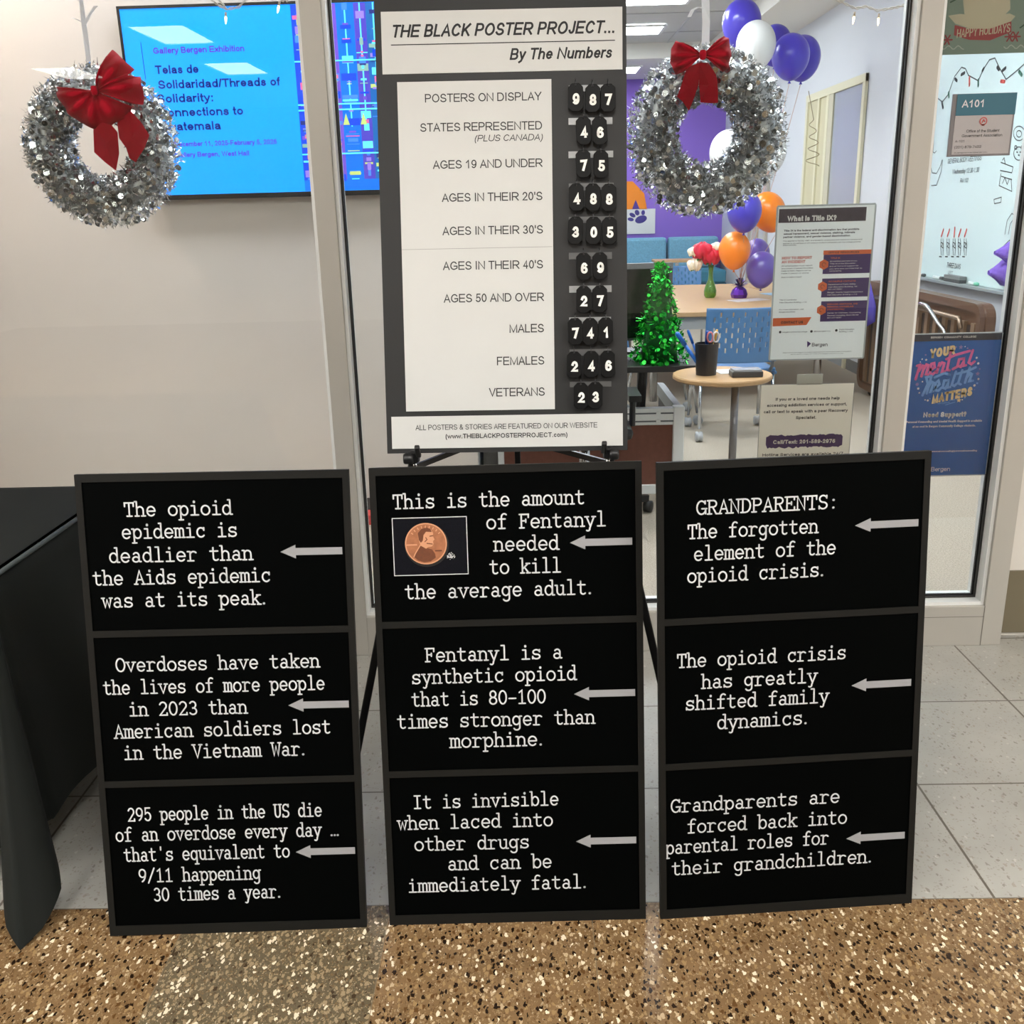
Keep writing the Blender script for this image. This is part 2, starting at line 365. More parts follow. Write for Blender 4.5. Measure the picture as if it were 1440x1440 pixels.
SANS = {
 'A': [[(0, 0), (.5, 10), (1, 0)], [(.2, 3.4), (.8, 3.4)]], 'B': [[(0, 0), (0, 10), (.58, 10)]+arc(.58, 7.7, .34, 2.3, 90, -90)+[(0, 5.4)], [(.58, 5.4)]+arc(.6, 2.7, .4, 2.7, 90, -90)+[(0, 0)]],
 'C': [arc(.52, 5, .52, 5, 42, 318)], 'D': [[(0, 0), (0, 10), (.48, 10)]+arc(.48, 5, .52, 5, 90, -90)+[(0, 0)]], 'E': [[(1, 10), (0, 10), (0, 0), (1, 0)], [(0, 5.3), (.92, 5.3)]],
 'F': [[(1, 10), (0, 10), (0, 0)], [(0, 5.2), (.85, 5.2)]], 'G': [arc(.5, 5, .5, 5, 42, 305)+[(1, 1.9), (1, 4.7), (.55, 4.7)]], 'H': [[(0, 0), (0, 10)], [(1, 0), (1, 10)], [(0, 5.3), (1, 5.3)]],
 'I': [[(.5, 0), (.5, 10)]], 'J': [[(1, 10), (1, 2.9)]+arc(.5, 2.9, .5, 2.9, 0, -165)], 'K': [[(0, 0), (0, 10)], [(.98, 10), (0, 3.4)], [(.36, 5.9), (1, 0)]], 'L': [[(0, 10), (0, 0), (1, 0)]],
 'M': [[(0, 0), (0, 10), (.5, 0), (1, 10), (1, 0)]], 'N': [[(0, 0), (0, 10), (1, 0), (1, 10)]], 'O': [oo(.5, 5, .5, 5)], 'P': [_P], 'Q': [oo(.5, 5, .5, 5), [(.6, 2.4), (1, -.5)]],
 'R': [_P, [(.5, 4.8), (1, 0)]], 'S': [arc(.5, 7.55, .44, 2.45, 18, 255)+arc(.5, 2.55, .5, 2.55, 78, -165)], 'T': [[(0, 10), (1, 10)], [(.5, 10), (.5, 0)]],
 'U': [[(0, 10), (0, 3.4)]+arc(.5, 3.4, .5, 3.4, 180, 360)+[(1, 10)]], 'V': [[(0, 10), (.5, 0), (1, 10)]], 'W': [[(0, 10), (.25, 0), (.5, 10), (.75, 0), (1, 10)]], 'X': [[(0, 0), (1, 10)], [(0, 10), (1, 0)]],
 'Y': [[(0, 10), (.5, 4.4), (1, 10)], [(.5, 4.4), (.5, 0)]], 'Z': [[(0, 10), (1, 10), (0, 0), (1, 0)]],
 'a': [arc(.48, 5.1, .44, 2.15, 155, 0)+[(.92, 1.3), (1, 0)], [(.92, 4.3), (.45, 3.9), (.12, 3.2), (0, 1.9), (.12, .5), (.4, 0), (.72, .5), (.92, 1.8)]], 'b': [[(0, 0), (0, 10)], _bowl], 'c': [arc(.53, 3.62, .53, 3.62, 42, 318)],
 'd': [[(1, 0), (1, 10)], _bowl], 'e': [arc(.5, 3.62, .5, 3.62, 0, 318), [(0, 3.62), (1, 3.62)]], 'f': [[(.45, 0), (.45, 8.3)]+arc(.95, 8.3, .5, 1.7, 180, 90), [(0, X7), (.95, X7)]], 'g': [_bowl, [(1, X7), (1, -.6)]+arc(.5, -.6, .5, 2.3, 0, -155)],
 'h': [[(0, 0), (0, 10)], arc(.5, 4.6, .5, 2.65, 180, 0)+[(1, 0)]], 'i': [[(.5, 0), (.5, X7)], [(.5, 9.7), (.5, 10)]], 'j': [[(.7, X7), (.7, -1.6), (.0, -2.9)], [(.7, 9.7), (.7, 10)]], 'k': [[(0, 0), (0, 10)], [(.95, X7), (0, 2.6)], [(.36, 4.4), (1, 0)]],
 'l': [[(.5, 0), (.5, 10)]], 'm': [[(0, 0), (0, X7)], arc(.25, 5.2, .25, 2.05, 180, 0)+[(.5, 0)], arc(.75, 5.2, .25, 2.05, 180, 0)+[(1, 0)]], 'n': [[(0, 0), (0, X7)], arc(.5, 4.6, .5, 2.65, 180, 0)+[(1, 0)]], 'o': [_bowl],
 'p': [[(0, X7), (0, -2.9)], _bowl], 'q': [[(1, X7), (1, -2.9)], _bowl], 'r': [[(0, 0), (0, X7)], arc(.95, 4.4, .95, 2.85, 180, 85)], 's': [arc(.5, 5.5, .42, 1.75, 18, 255)+arc(.5, 1.87, .5, 1.87, 78, -165)],
 't': [[(.42, 9.6), (.42, 1.7)]+arc(.95, 1.7, .53, 1.7, 180, 275), [(0, X7), (.95, X7)]], 'u': [[(0, X7), (0, 2.65)]+arc(.5, 2.65, .5, 2.65, 180, 360), [(1, X7), (1, 0)]], 'v': [[(0, X7), (.5, 0), (1, X7)]], 'w': [[(0, X7), (.25, 0), (.5, X7), (.75, 0), (1, X7)]],
 'x': [[(0, 0), (1, X7)], [(0, X7), (1, 0)]], 'y': [[(0, X7), (.5, .3)], [(1, X7), (.42, -1.9), (.08, -2.9)]], 'z': [[(0, X7), (1, X7), (0, 0), (1, 0)]],
 '0': [oo(.5, 5, .5, 5)], '1': [[(.1, 7.5), (.62, 10), (.62, 0)]], '2': [arc(.5, 7.2, .47, 2.8, 165, -25)+[(0, 0), (1, 0)]], '3': [arc(.46, 7.5, .42, 2.5, 155, -90)+arc(.48, 2.55, .5, 2.55, 90, -155)],
 '4': [[(.74, 0), (.74, 10), (0, 2.9), (1, 2.9)]], '5': [[(.92, 10), (.2, 10), (.06, 4.9)]+arc(.47, 3.2, .52, 3.2, 130, -155)], '6': [arc(.55, 5, .55, 5, 48, 195), oo(.5, 3.1, .5, 3.1)], '7': [[(0, 10), (1, 10), (.36, 0)]],
 '8': [oo(.5, 7.55, .43, 2.45), oo(.5, 2.6, .5, 2.6)], '9': [oo(.5, 6.9, .5, 3.1), arc(.45, 5, .55, 5, 15, -132)],
 '.': [[(.5, 0), (.5, .15)]], ',': [[(.5, .15), (.35, -1.5)]], ':': [[(.5, 0), (.5, .15)], [(.5, 6.8), (.5, 7)]], "'": [[(.5, 10), (.5, 7.6)]], '(': [arc(1.6, 3.5, 1.5, 7, 118, 242)], ')': [arc(-.6, 3.5, 1.5, 7, 62, -62)],
 '-': [[(.05, 3.6), (.95, 3.6)]], '/': [[(0, 0), (1, 10)]], '&': [[(1, 0), (.2, 7.2), (.24, 9.2), (.45, 10), (.68, 9.2), (.64, 7.4), (.1, 3.8), (0, 2), (.15, .5), (.4, 0), (.7, .8), (.95, 4)]],
 '?': [arc(.5, 7.3, .45, 2.7, 165, -40)+[(.5, 3.9), (.5, 2.6)], [(.5, 0), (.5, .15)]], '@': [oo(.5, 3.6, .5, 5), oo(.5, 3.6, .2, 2.2)],
}
def text_fit(mb, text, x0, x1, z0, cap, y, bold=0, shear=0, mi=0, tilt=0, space=1):
    sw = 1.22 + bold*42                        # pen width on the 10-high grid
    tot = sum(ADV.get(c, 556) for c in text)/71.6; side = .95
    sx = (x1-x0)/max(.3, tot-1.2); sz = cap/10; w = sw*sz
    def zm(v):
        for a, b, A, B in ((-2.9, 0, -2.9+sw/2, sw/2), (0, X7, sw/2, X7-sw/2), (X7, 10, X7-sw/2, 10-sw/2)):
            if v <= b or b == 10: return A+(B-A)*(v-a)/(b-a)
    pen = -.6
    for ch in text:
        adv = ADV.get(ch, 556)/71.6; ins = min(adv*.46, (.55+sw/2*sz/max(sx, 1e-6)))
        if ch in 'AVWXYTvwxyf/tr': ins *= .72
        for st in SANS.get(ch, []):
            P = [(x0+(pen+ins+u*(adv-2*ins))*sx, zm(v)*sz) for u, v in st]
            P = [(px+shear*pz, z0+pz+tilt*(px-(x0+x1)/2)) for px, pz in P]
            stroke2d(mb, P, w, y, mi, square=True)
        pen += adv

class Frame:
    """a flat face standing in the place: x right, z up, front towards -y; turns photo pixels into points of that face"""
    def __init__(s, M): s.M = M; s.I = M.inverted(); s.n = (M.to_3x3() @ Vector((0, 1, 0))); s.o = M.translation
    def L(s, px, py, off=0):
        d = ray(px, py); o = s.o + s.n*off
        t = s.n.dot(o-CAMP)/s.n.dot(d); q = s.I @ (CAMP+d*t); return q.x, q.z
    def W(s, x, z, y=0): return s.M @ Vector((x, y, z))
    def rect(s, xl, yt, xr, yb):
        ym, xm = (yt+yb)/2, (xl+xr)/2
        return s.L(xl, ym)[0], s.L(xr, ym)[0], s.L(xm, yb)[1], s.L(xm, yt)[1]
    def span(s, xl, xr, yb, cap):
        x0, _ = s.L(xl, yb); x1, _ = s.L(xr, yb); z0 = s.L((xl+xr)/2, yb)[1]; z1 = s.L((xl+xr)/2, yb-cap)[1]
        return x0, x1, z0, z1-z0
    def text(s, mb, t, xl, xr, yb, cap, y=-.0006, bold=0, shear=0, mi=0, tilt=0):
        x0, x1, z0, c = s.span(xl, xr, yb, cap); text_fit(mb, t, x0, x1, z0, c, y, bold, shear, mi, tilt)
    def type(s, mb, t, xl, xr, yb, xh, w, y, mi=0, tilt=0):
        x0, x1, z0, c = s.span(xl, xr, yb, xh); type_line(mb, t, x0, x1, z0, c, w, y, mi, tilt)
    def pts(s, l): return [s.L(*p) for p in l]
    def line(s, mb, l, w, y, mi=0): stroke2d(mb, s.pts(l), w, y, mi)
def euler_frame(x, y, z, rx, rz, ry):
    R = Matrix.Rotation(rz, 4, 'Z') @ Matrix.Rotation(rx, 4, 'X') @ Matrix.Rotation(ry, 4, 'Y')
    return Matrix.Translation((x, y, z)) @ R

# ------------------------------------------------------------------ common materials
M_alu = mat('brushed_aluminium', (176, 173, 165), .45, .35, noise=.03, nscale=6)
M_alu_reveal = mat('lit_reveal_aluminium', (222, 224, 222), .4, .2)
M_gasket = mat('rubber_gasket', (34, 32, 30), .7)
M_white = mat('white_wall_paint', (208, 208, 208), .75, noise=.02, nscale=3)
M_warm = mat('warm_white_paint', (204, 197, 191), .75, noise=.02, nscale=3)
M_blackframe = mat('black_foam_frame', (20, 20, 18), .6, noise=.08, nscale=30, spec=.2)
M_black = mat('black_print', (1, 2, 2), .6, spec=.03)
M_letter = mat('white_lettering', (204, 207, 210), .6)
M_arrow = mat('grey_arrow_print', (142, 143, 146), .6)
M_card = mat('white_card', (196, 197, 194), .55, noise=.02, nscale=8)
M_ink = mat('black_ink', (20, 20, 22), .6)
M_chrome = mat('chrome', (200, 202, 205), .18, 1)
M_blackplastic = mat('black_plastic', (24, 24, 25), .4)
M_blackmetal = mat('black_metal', (14, 14, 14), .38, .3)
M_silver = mat('silver_tinsel', (224, 227, 228), .2, 1)
M_red = mat('red_velvet', (166, 4, 32), .8, sheen=.1, noise=.06, nscale=60, spec=.2)
M_wood = mat('maple_laminate', (178, 143, 101), .45, noise=.06, nscale=12)
M_bluechair = mat('blue_chair_plastic', (72, 120, 168), .4)
M_paper = mat('white_paper', (222, 222, 220), .6)
M_balloon = {'purple': mat('purple_balloon', (70, 58, 190), .28, coat=.3), 'white': mat('white_balloon', (226, 226, 224), .3, coat=.3),
             'orange': mat('orange_balloon', (246, 130, 10), .3, coat=.3), 'violet': mat('violet_balloon', (96, 76, 172), .3, coat=.3)}
M_glass = glass_mat()
M_cream = mat('cream_door_paint', (212, 208, 180), .55)

# ------------------------------------------------------------------ room shell
GY = 3.18                      # front face of the aluminium storefront
PY = 3.250                     # glass
XL, XR2, YB = -5.2, 2.98, 15.5
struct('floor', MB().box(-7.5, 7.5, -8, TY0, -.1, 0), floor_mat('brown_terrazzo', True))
struct('floor.001', MB().box(-7.5, 7.5, TY0, GY+.13, -.1, 0), floor_mat('cream_terrazzo_tile', False))
struct('floor.002', MB().box(-5.5, 5.5, GY+.13, 16, -.1, 0), carpet_mat())
ML = mat('lobby_wall_paint', (206, 200, 192), .8)
struct('wall_back', MB().box(-7.5, 7.5, -8.1, -8, 0, 2.95), ML)
struct('wall_left', MB().box(-7.6, -7.5, -8, GY+.13, 0, 2.95).box(-5.6, -5.5, GY+.13, 16, 0, 3.6), ML)
struct('wall_right', MB().box(7.5, 7.6, -8, GY+.13, 0, 2.95), ML)
M_ceil = mat('ceiling_tile', (196, 196, 194), .85, noise=.05, nscale=50)
struct('ceiling', MB().box(-7.5, 7.5, -8, GY+.13, 2.9, 3.0), M_ceil)
# storefront wall: above the windows and to their right
struct('wall_front', MB().box(-7.5, 1.66, GY+.02, GY+.13, 2.42, 2.9).box(-7.5, -3.4, GY+.02, GY+.13, 0, 2.42).box(1.645, 7.5, GY+.082, GY+.13, 0, 2.9), mat('storefront_wall_paint', (206, 202, 194), .7))
wk = struct('baseboard_right', MB().box(1.652, 3.2, GY+.072, GY+.0819, .014, .25), mat('brushed_kick_plate', (120, 112, 92), .4, .5, noise=.05, nscale=5))
# office
OC = 3.44; SZ = 3.26
struct('wall_far', MB().box(-.5, XR2+.1, YB, YB+.1, 0, 3.6), mat('purple_wall_paint', (140, 106, 206), .7, noise=.03, nscale=2))
struct('wall_side', MB().box(XR2, XR2+.1, GY+.13, YB, 0, 3.6), mat('cool_white_paint', (206, 210, 216), .7, noise=.015, nscale=2))
struct('wall_inner', MB().box(-.40, -.28, 4.97, YB, 0, 3.5), M_white)
struct('wall_screen', MB().box(-5.5, -.27, 4.85, 4.97, 0, 3.5), M_warm)
struct('baseboard_screen', MB().box(-5.5, -.268, 4.838, 4.8499, 0, .1), mat('grey_rubber_base', (70, 70, 68), .6))
struct('baseboard_side', MB().box(XR2-.012, XR2-.0001, GY+.13, YB, 0, .1), mat('grey_vinyl_base', (112, 116, 116), .6))
struct('ceiling.001', MB().box(-5.5, XR2+.1, GY+.13, YB+.1, OC, OC+.1), M_ceil)
struct('ceiling.002', MB().box(2.36, XR2, GY+.13, YB, SZ, OC-.001).box(-.28, 2.3599, 13.42, YB, SZ, OC-.001), mat('soffit_paint', (226, 224, 218), .8))
tg = MB()
for x in (-.6, .6, 1.82): tg.box(x-.012, x+.012, GY+.13, 13.42, OC-.008, OC)
for y in (6.6, 7.8, 9.0, 10.2, 11.42, 12.64): tg.box(-5, 2.36, y-.012, y+.012, OC-.0079, OC-.0001)
struct('trim_1', tg, mat('ceiling_grid_metal', (176, 178, 178), .5))

# storefront frames (aluminium), each member its own trim
def member(name, x0, x1, z0, z1): return struct(name, MB().box(x0, x1, GY, GY+.13, z0, z1), M_alu, bevel=.002)
member('trim_2', -.655, -.591, 0, 2.42)
member('trim_3', 1.172, 1.236, 0, 2.42)
member('trim_4', 1.578, 1.648, 0, 2.42)
member('trim_5', -.591, 1.172, 0, .15); member('trim_6', 1.236, 1.578, 0, .15)
struct('trim_7', MB().box(-3.4, -.655, GY, GY+.13, 0, .15), M_alu)
struct('trim_8', MB().box(-3.4, 1.648, GY, GY+.13, 2.42, 2.48), M_alu)
struct('trim_9', MB().box(-3.4, -3.336, GY, GY+.13, .15, 2.42), M_alu)
seam = MB().box(1.2361, 1.578, GY-.0006, GY, .1095, .111).box(1.577, 1.579, GY-.0006, GY, 0, .15)
struct('trim_10', seam, mat('dark_seam', (92, 88, 80), .6))
def gasket(name, x0, x1):
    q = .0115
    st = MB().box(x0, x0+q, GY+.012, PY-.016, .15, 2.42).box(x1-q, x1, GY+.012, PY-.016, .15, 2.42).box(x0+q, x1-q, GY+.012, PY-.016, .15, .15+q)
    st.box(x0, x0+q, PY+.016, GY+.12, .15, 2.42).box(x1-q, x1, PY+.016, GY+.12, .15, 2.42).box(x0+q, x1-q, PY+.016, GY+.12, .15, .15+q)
    struct('trim_%d' % (int(name[5:])+10), st, M_alu_reveal)  # added strips in paler aluminium, standing in for the lit frame reveals
    w = .0165
    mb = MB()
    for ya, yb in ((PY-.016, PY-.005), (PY+.005, PY+.016)):
        mb.box(x0, x0+w, ya, yb, .15, 2.42).box(x1-w, x1, ya, yb, .15, 2.42).box(x0+w, x1-w, ya, yb, .15, .15+w)
    struct(name, mb, M_gasket)
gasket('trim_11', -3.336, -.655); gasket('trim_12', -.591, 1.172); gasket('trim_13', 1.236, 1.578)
for n, (a, b) in enumerate(((-3.336, -.655), (-.591, 1.172), (1.236, 1.578))):
    o = struct('window_%d' % (n+1), MB().box(a+.001, b-.001, PY-.003, PY+.003, .152, 2.419), M_glass)

# door with sidelight in the side wall (faces -x)
def side_frame(X): return Frame(Matrix.Translation((X, 0, 0)) @ Matrix.Rotation(-pi/2, 4, 'Z'))
def ylocal(Y): return -Y
dz = 2.55
d1 = thing('door_1', 'cream framed double door opening in the side wall', 'door', Matrix.Translation((XR2-.003, 10.1, 0)) @ Matrix.Rotation(-pi/2, 4, 'Z'))
del d1['label'], d1['category']; d1['kind'] = 'structure'
fm = MB()
for a, b in ((-.93, -.86), (-.5, -.44), (-.2, -.12), (.86, .93)): fm.box(a, b, -.03, 0, 0, dz)
fm.box(-.93, .93, -.031, -.0001, dz-.07, dz+.0)
fm.build('door_frame', M_cream, d1, bevel=.004)
MB().box(-.86, -.5, -.012, 0, 0, dz-.07).box(-.44, -.2, -.0121, 0, 0, dz-.07).build('blind', mat('beige_blind', (196, 190, 158), .7), d1)
MB().box(-.12, .02, -.026, 0, 0, dz-.07).build('door_stile', mat('cream_stile', (186, 182, 160), .6), d1)
MB().box(.02, .86, -.011, 0, 0, dz-.07).build('pane', mat('blue_grey_pane', (160, 168, 174), .25), d1)
w5 = thing('window_4', 'narrow', 'x', Matrix.Translation((XR2-.003, 13.05, 0)) @ Matrix.Rotation(-pi/2, 4, 'Z'))
del w5['label'], w5['category']; w5['kind'] = 'structure'
MB().box(-.5, -.4, -.03, 0, .2, 2.3).box(.4, .5, -.03, 0, .2, 2.3).box(-.4, .4, -.0301, 0, 2.2, 2.3).box(-.05, .05, -.0302, 0, .2, 2.2).build('window_frame', mat('grey_beige_frame', (176, 170, 158), .6), w5)
MB().box(-.4, .4, -.01, 0, .2, 2.2).build('pane', mat('pale_pane', (200, 202, 200), .2), w5)

# ------------------------------------------------------------------ ceiling lights
def light(x0, x1, y0, y1, z, e, label, warm=0, group=None):
    t = thing('ceiling_light', label, 'ceiling light', ((x0+x1)/2, (y0+y1)/2, z), group)
    f = .03
    MB().box(x0, x1, y0, y0+f, z-.02, z-.0005).box(x0, x1, y1-f, y1, z-.02, z-.0005).box(x0, x0+f, y0+f, y1-f, z-.02, z-.0005).box(x1-f, x1, y0+f, y1-f, z-.02, z-.0005).build('frame', mat('light_frame', (225, 225, 225), .5), t, world=True)
    MB().box(x0+f, x1-f, y0+f, y1-f, z-.012, z-.0005).build('diffuser', mat('diffuser_%d_%.2f' % (warm, e), ((244, 249, 255), (255, 252, 247), (255, 232, 214))[warm], .5, emit=e), t, world=True)
light(.38, 1.66, 10.24, 10.85, OC-.009, OFFICE_EMIT, 'bright ceiling light panel at the very top edge, right of number board')
light(.38, 1.62, 12.05, 12.63, OC-.009, OFFICE_EMIT, 'bright ceiling light panel above the right wreath, second from the top')
light(.9, 1.58, 14.0, 14.7, SZ, OFFICE_EMIT, 'small far ceiling light just above the purple wall')
for i, (x, y) in enumerate(((.6, 7.8), (1.5, 5.4), (.3, 5.6), (.6, 9.3))):
    light(x-.6, x+.6, y-.3, y+.3, OC-.009, OFFICE_EMIT, 'office ceiling light above %s, out of view' % ('the long table', 'the brown table', 'the desk', 'the vase')[i])
for i, x in enumerate((-2.1, -.9, .35, 1.6)):  # passage lights added out of view to brighten wall, divider and notices
    light(x-.3, x+.3, 3.75, 4.35, OC-.009, OFFICE_EMIT, 'unseen ceiling light added over the passage by the %s' % ('middle of the screen wall', 'right end of the screen wall', 'desk', 'flyers')[i])
light(-2.97, -2.79, 4.38, 4.56, OC-.009, OFFICE_EMIT*50, 'small warm downlight close to the left part of the screen wall', 2)
LOB = [(-2.75, -1.95, 0), (-2.8, -3.9, 0), (-4.45, -3.9, 0), (-.45, -1.2, 0), (-.45, -3.9, 0)]
LOB += [(x, .5, 1) for x in (-5.4, -3.6, -1.8, 0, 1.8, 3.6, 5.4)] + [(x, y, 2) for x in (-6.4, -5.0, 5.0, 6.4) for y in (-.9, -2.3)]  # rows above the boards and at the sides are unseen additions for light
for i, (x, y, k) in enumerate(LOB):
    w, d = (.24, .45) if k == 0 else (.3, .6)
    light(x-w, x+w, y-d, y+d, 2.9, LOBBY_EMIT*(.24, .72, 1.5)[k], 'recessed lobby ceiling light %s' % ('behind the viewer, mirrored in the glass', 'above the boards, unseen, added to light them', 'at the side of the lobby, unseen, added to light the storefront')[k], 1, 'recessed lobby ceiling lights ' + ('mirrored in the glass', 'above the boards', 'added at the sides')[k])

# ------------------------------------------------------------------ three message boards
def message_board(name, label, pose, W, H, bars, texts, arrows, xh, photo=None):
    F = Frame(euler_frame(*pose)); t = thing(name, label, 'display board', F.M)
    fw, bw = .0135, .0225
    MB().box(-W/2, W/2, .004, .014, 0, H).build('backing_board', M_blackframe, t)
    zs = [F.L(sum(b[0])/2, sum(b[1])/2) for b in bars]; bars_z = []
    for (z, b) in zip(zs, bars):
        bars_z.append((z[1]-.0072, z[1]+.0072))
    fr = MB().box(-W/2, -W/2+fw, 0, .004, 0, H).box(W/2-fw, W/2, 0, .004, 0, H).box(-W/2+fw, W/2-fw, 0, .004, 0, bw).box(-W/2+fw, W/2-fw, 0, .004, H-.0165, H)
    for a, b in bars_z: fr.box(-W/2+fw, W/2-fw, 0, .004, a, b)
    fr.build('frame', M_blackframe, t)
    edges = [H-.0165] + [v for b in bars_z for v in (b[1], b[0])] + [bw]
    for k in range(3):
        z1, z0 = edges[2*k], edges[2*k+1]
        p = MB().box(-W/2+fw, W/2-fw, .0022, .0039, z0, z1).build('message_panel', M_black, t)
        mb = MB()
        for (s, xl, xr, yb) in texts[k]: F.type(mb, s, xl, xr, yb, xh[k], .0032, .0014)
        mb.build('lettering', M_letter, p, label='white typewriter lettering: ' + ' '.join(x[0] for x in texts[k]))
        tipx, ty, rx, hx, hw, sw = arrows[k]
        tx, tz = F.L(tipx, ty); r, _ = F.L(rx, ty); hh, _ = F.L(hx, ty); s1 = abs(F.L(tipx, ty)[1]-F.L(tipx, ty+10)[1])/10
        hw *= s1; sw *= s1
        MB().prism([(tx, tz), (hh, tz-hw), (hh, tz-sw), (r, tz-sw), (r, tz+sw), (hh, tz+sw), (hh, tz+hw)], .0012, .0018).build('arrow', M_arrow, p, label='grey arrow pointing left')
        if photo and k == 0: photo(F, p)
    # fold-out strut the board leans on
    top = F.W(0, H*.72, .014); foot = Vector((F.o.x, F.o.y+.46, .004))
    MB().bar(top, foot, .05, .006).build('back_strut', M_blackframe, t, world=True)
    return t, F

def penny(F, panel):
    c = [(550.6, 729.1), (656.1, 725.6), (659.1, 806.8), (554.5, 811.1)]
    P = F.pts(c)
    x0 = (P[0][0]+P[3][0])/2; x1 = (P[1][0]+P[2][0])/2; z1 = (P[0][1]+P[1][1])/2; z0 = (P[2][1]+P[3][1])/2
    y = .0016
    ph = MB().box(x0, x1, y-.0002, y+.0006, z0, z1).build('photo_print', mat('dark_cloth_print', (12, 13, 19), .6, spec=.1, noise=.7, nscale=420), panel, label='printed photograph of a copper penny beside white powder')
    b = .0016
    # the print's own pale border, coin and powder stay in its mesh level as printed marks
    mb = MB()
    for r in ((x0, x1, z1-b, z1), (x0, x1, z0, z0+b), (x0, x0+b, z0+b, z1-b), (x1-b, x1, z0+b, z1-b)): mb.rect(*r, y-.0005)
    cx, cz = F.L(599, 764.7); r = abs(F.L(628.5, 764.7)[0]-cx)
    mb.disc((cx+.0015, cz-.003), r*1.06, y-.0006, 40, 4)
    mb.disc((cx, cz), r, y-.0008, 48, 1); mb.disc((cx, cz), r*.94, y-.0010, 48, 2)
    S = lambda pts: [(cx+p[0]*r, cz+p[1]*r) for p in pts]
    # generic profile bust facing right
    mb.poly(S([(-.6, -.62), (-.52, -.45), (-.25, -.05), (.02, -.2), (.28, -.28), (.42, -.5), (.44, -.68), (.2, -.86), (-.1, -.9), (-.4, -.8)]), y-.0012, 3)
    mb.poly(S([(-.26, -.08), (-.36, .25), (-.36, .52), (-.2, .7), (.05, .78), (.26, .68), (.36, .5), (.34, .36), (.42, .2), (.34, .12), (.36, -.02), (.28, -.14), (.1, -.16), (0, -.24)]), y-.0013, 1)
    mb.poly(S([(-.34, .2), (-.37, .52), (-.2, .71), (.05, .79), (.24, .7), (.3, .56), (.02, .58), (-.1, .42), (-.14, .16), (-.24, .05)]), y-.0014, 3)
    stroke2d(mb, S([(-.6, -.62), (-.52, -.45), (-.27, -.06)]), r*.05, y-.0014, 1)
    stroke2d(mb, S([(-.05, .1), (.06, .2), (0, .3)]), r*.04, y-.0015, 3); stroke2d(mb, S([(.2, .36), (.34, .38)]), r*.05, y-.0015, 3)
    stroke2d(mb, S([(.05, .02), (.3, -.02)]), r*.05, y-.0015, 3)
    stroke2d(mb, S([(-.9, -.04), (-.45, -.04)]), r*.07, y-.0014, 1)
    stroke2d(mb, S([(.45, -.35), (.72, -.35)]), r*.07, y-.0014, 3)
    for k in range(-4, 5):
        a = rad(90-k*13); stroke2d(mb, S([(cos(a)*.78, sin(a)*.78), (cos(a)*.86, sin(a)*.86)]), r*.05, y-.0014, 1)
    px, pz = F.L(634, 782)
    rnd = random.Random(3)
    for k in range(46):
        a, q = rnd.random()*6.3, rnd.random()**.8*.0085
        mb.disc((px+q*cos(a)*1.1, pz+q*sin(a)*.9), rnd.uniform(.0004, .0013), y-.0012, 6, 0)
    mb.build('coin_image', [mat('print_white', (205, 207, 208), .6), mat('copper_light', (196, 142, 108), .5), mat('copper_mid', (156, 100, 68), .5, noise=.25, nscale=90), mat('copper_dark', (100, 56, 34), .5, noise=.2, nscale=120), mat('print_black', (8, 6, 6), .6)], ph, label='copper penny with white powder at its right')

message_board('message_board', 'black three-panel board on the left, beside the black-draped table', (-.667, 1.782, 0, -.164, .041, .012), .566, 1.025,
    [((131, 486), (892.5, 884.5)), ((150, 500), (1103.5, 1095))],
    [[('The opioid', 175.3, 326.1, 724.7), ('epidemic is', 171.5, 333.4, 755.9), ('deadlier than', 154, 355.2, 789.1), ('the Aids epidemic', 130.6, 380.6, 820.4), ('was at its peak.', 144.3, 373.3, 852.1)],
     [('Overdoses have taken', 163.3, 449.2, 941.4), ('the lives of more people', 145.2, 456.5, 973.2), ('in 2023 than', 181.8, 347.5, 1005.1), ('American soldiers lost', 161.4, 465, 1034.8), ('in the Vietnam War.', 174.5, 428.3, 1065.2)],
     [('295 people in the US die', 179.8, 452.5, 1151.5), ('of an overdose every day …', 162.9, 475.8, 1179.5), ("that's equivalent to", 174.5, 407.3, 1208.7), ('9/11 happening', 195.3, 366.5, 1238.7), ('30 times a year.', 216.3, 394.2, 1265)]],
    [(394, 776.3, 481.2, 415.6, 9.6, 5), (405.3, 992.3, 490.4, 426.3, 9.3, 4.8), (416, 1198.7, 499.2, 436.5, 9, 4.6)], (13, 12.6, 12.3))
message_board('message_board.001', 'black three-panel board in the middle with a penny photograph', (-.048, 1.804, 0, -.169, .018, -.002), .571, 1.022,
    [((537, 895), (879.4, 870.5)), ((546, 900), (1089.5, 1081))],
    [[('This is the amount', 553.2, 822.1, 711.9), ('of Fentanyl', 684.4, 852.2, 741.6), ('needed', 695.2, 785.7, 773.7), ('to kill', 688.8, 789.2, 805.8), ('the average adult.', 569.8, 831.7, 838.8)],
     [('Fentanyl is a', 598.4, 790.6, 928.3), ('synthetic opioid', 579.4, 810.4, 958.9), ('that is 80-100', 579.2, 767.3, 991), ('times stronger than', 558.8, 836.5, 1021), ('morphine.', 633.8, 762.7, 1049.9)],
     [('It is invisible', 581.3, 785.4, 1134.8), ('when laced into', 560, 777.3, 1164.3), ('other drugs', 583.3, 744, 1194.6), ('and can be', 630.3, 775.8, 1222), ('immediately fatal.', 574.5, 824.2, 1252)]],
    [(801.7, 763.5, 889.2, 823, 9.8, 5), (807.3, 976.4, 893.3, 828.3, 9.4, 4.8), (810.2, 1183.8, 894.8, 830.6, 9, 4.6)], (13.2, 12.8, 12.3), penny)
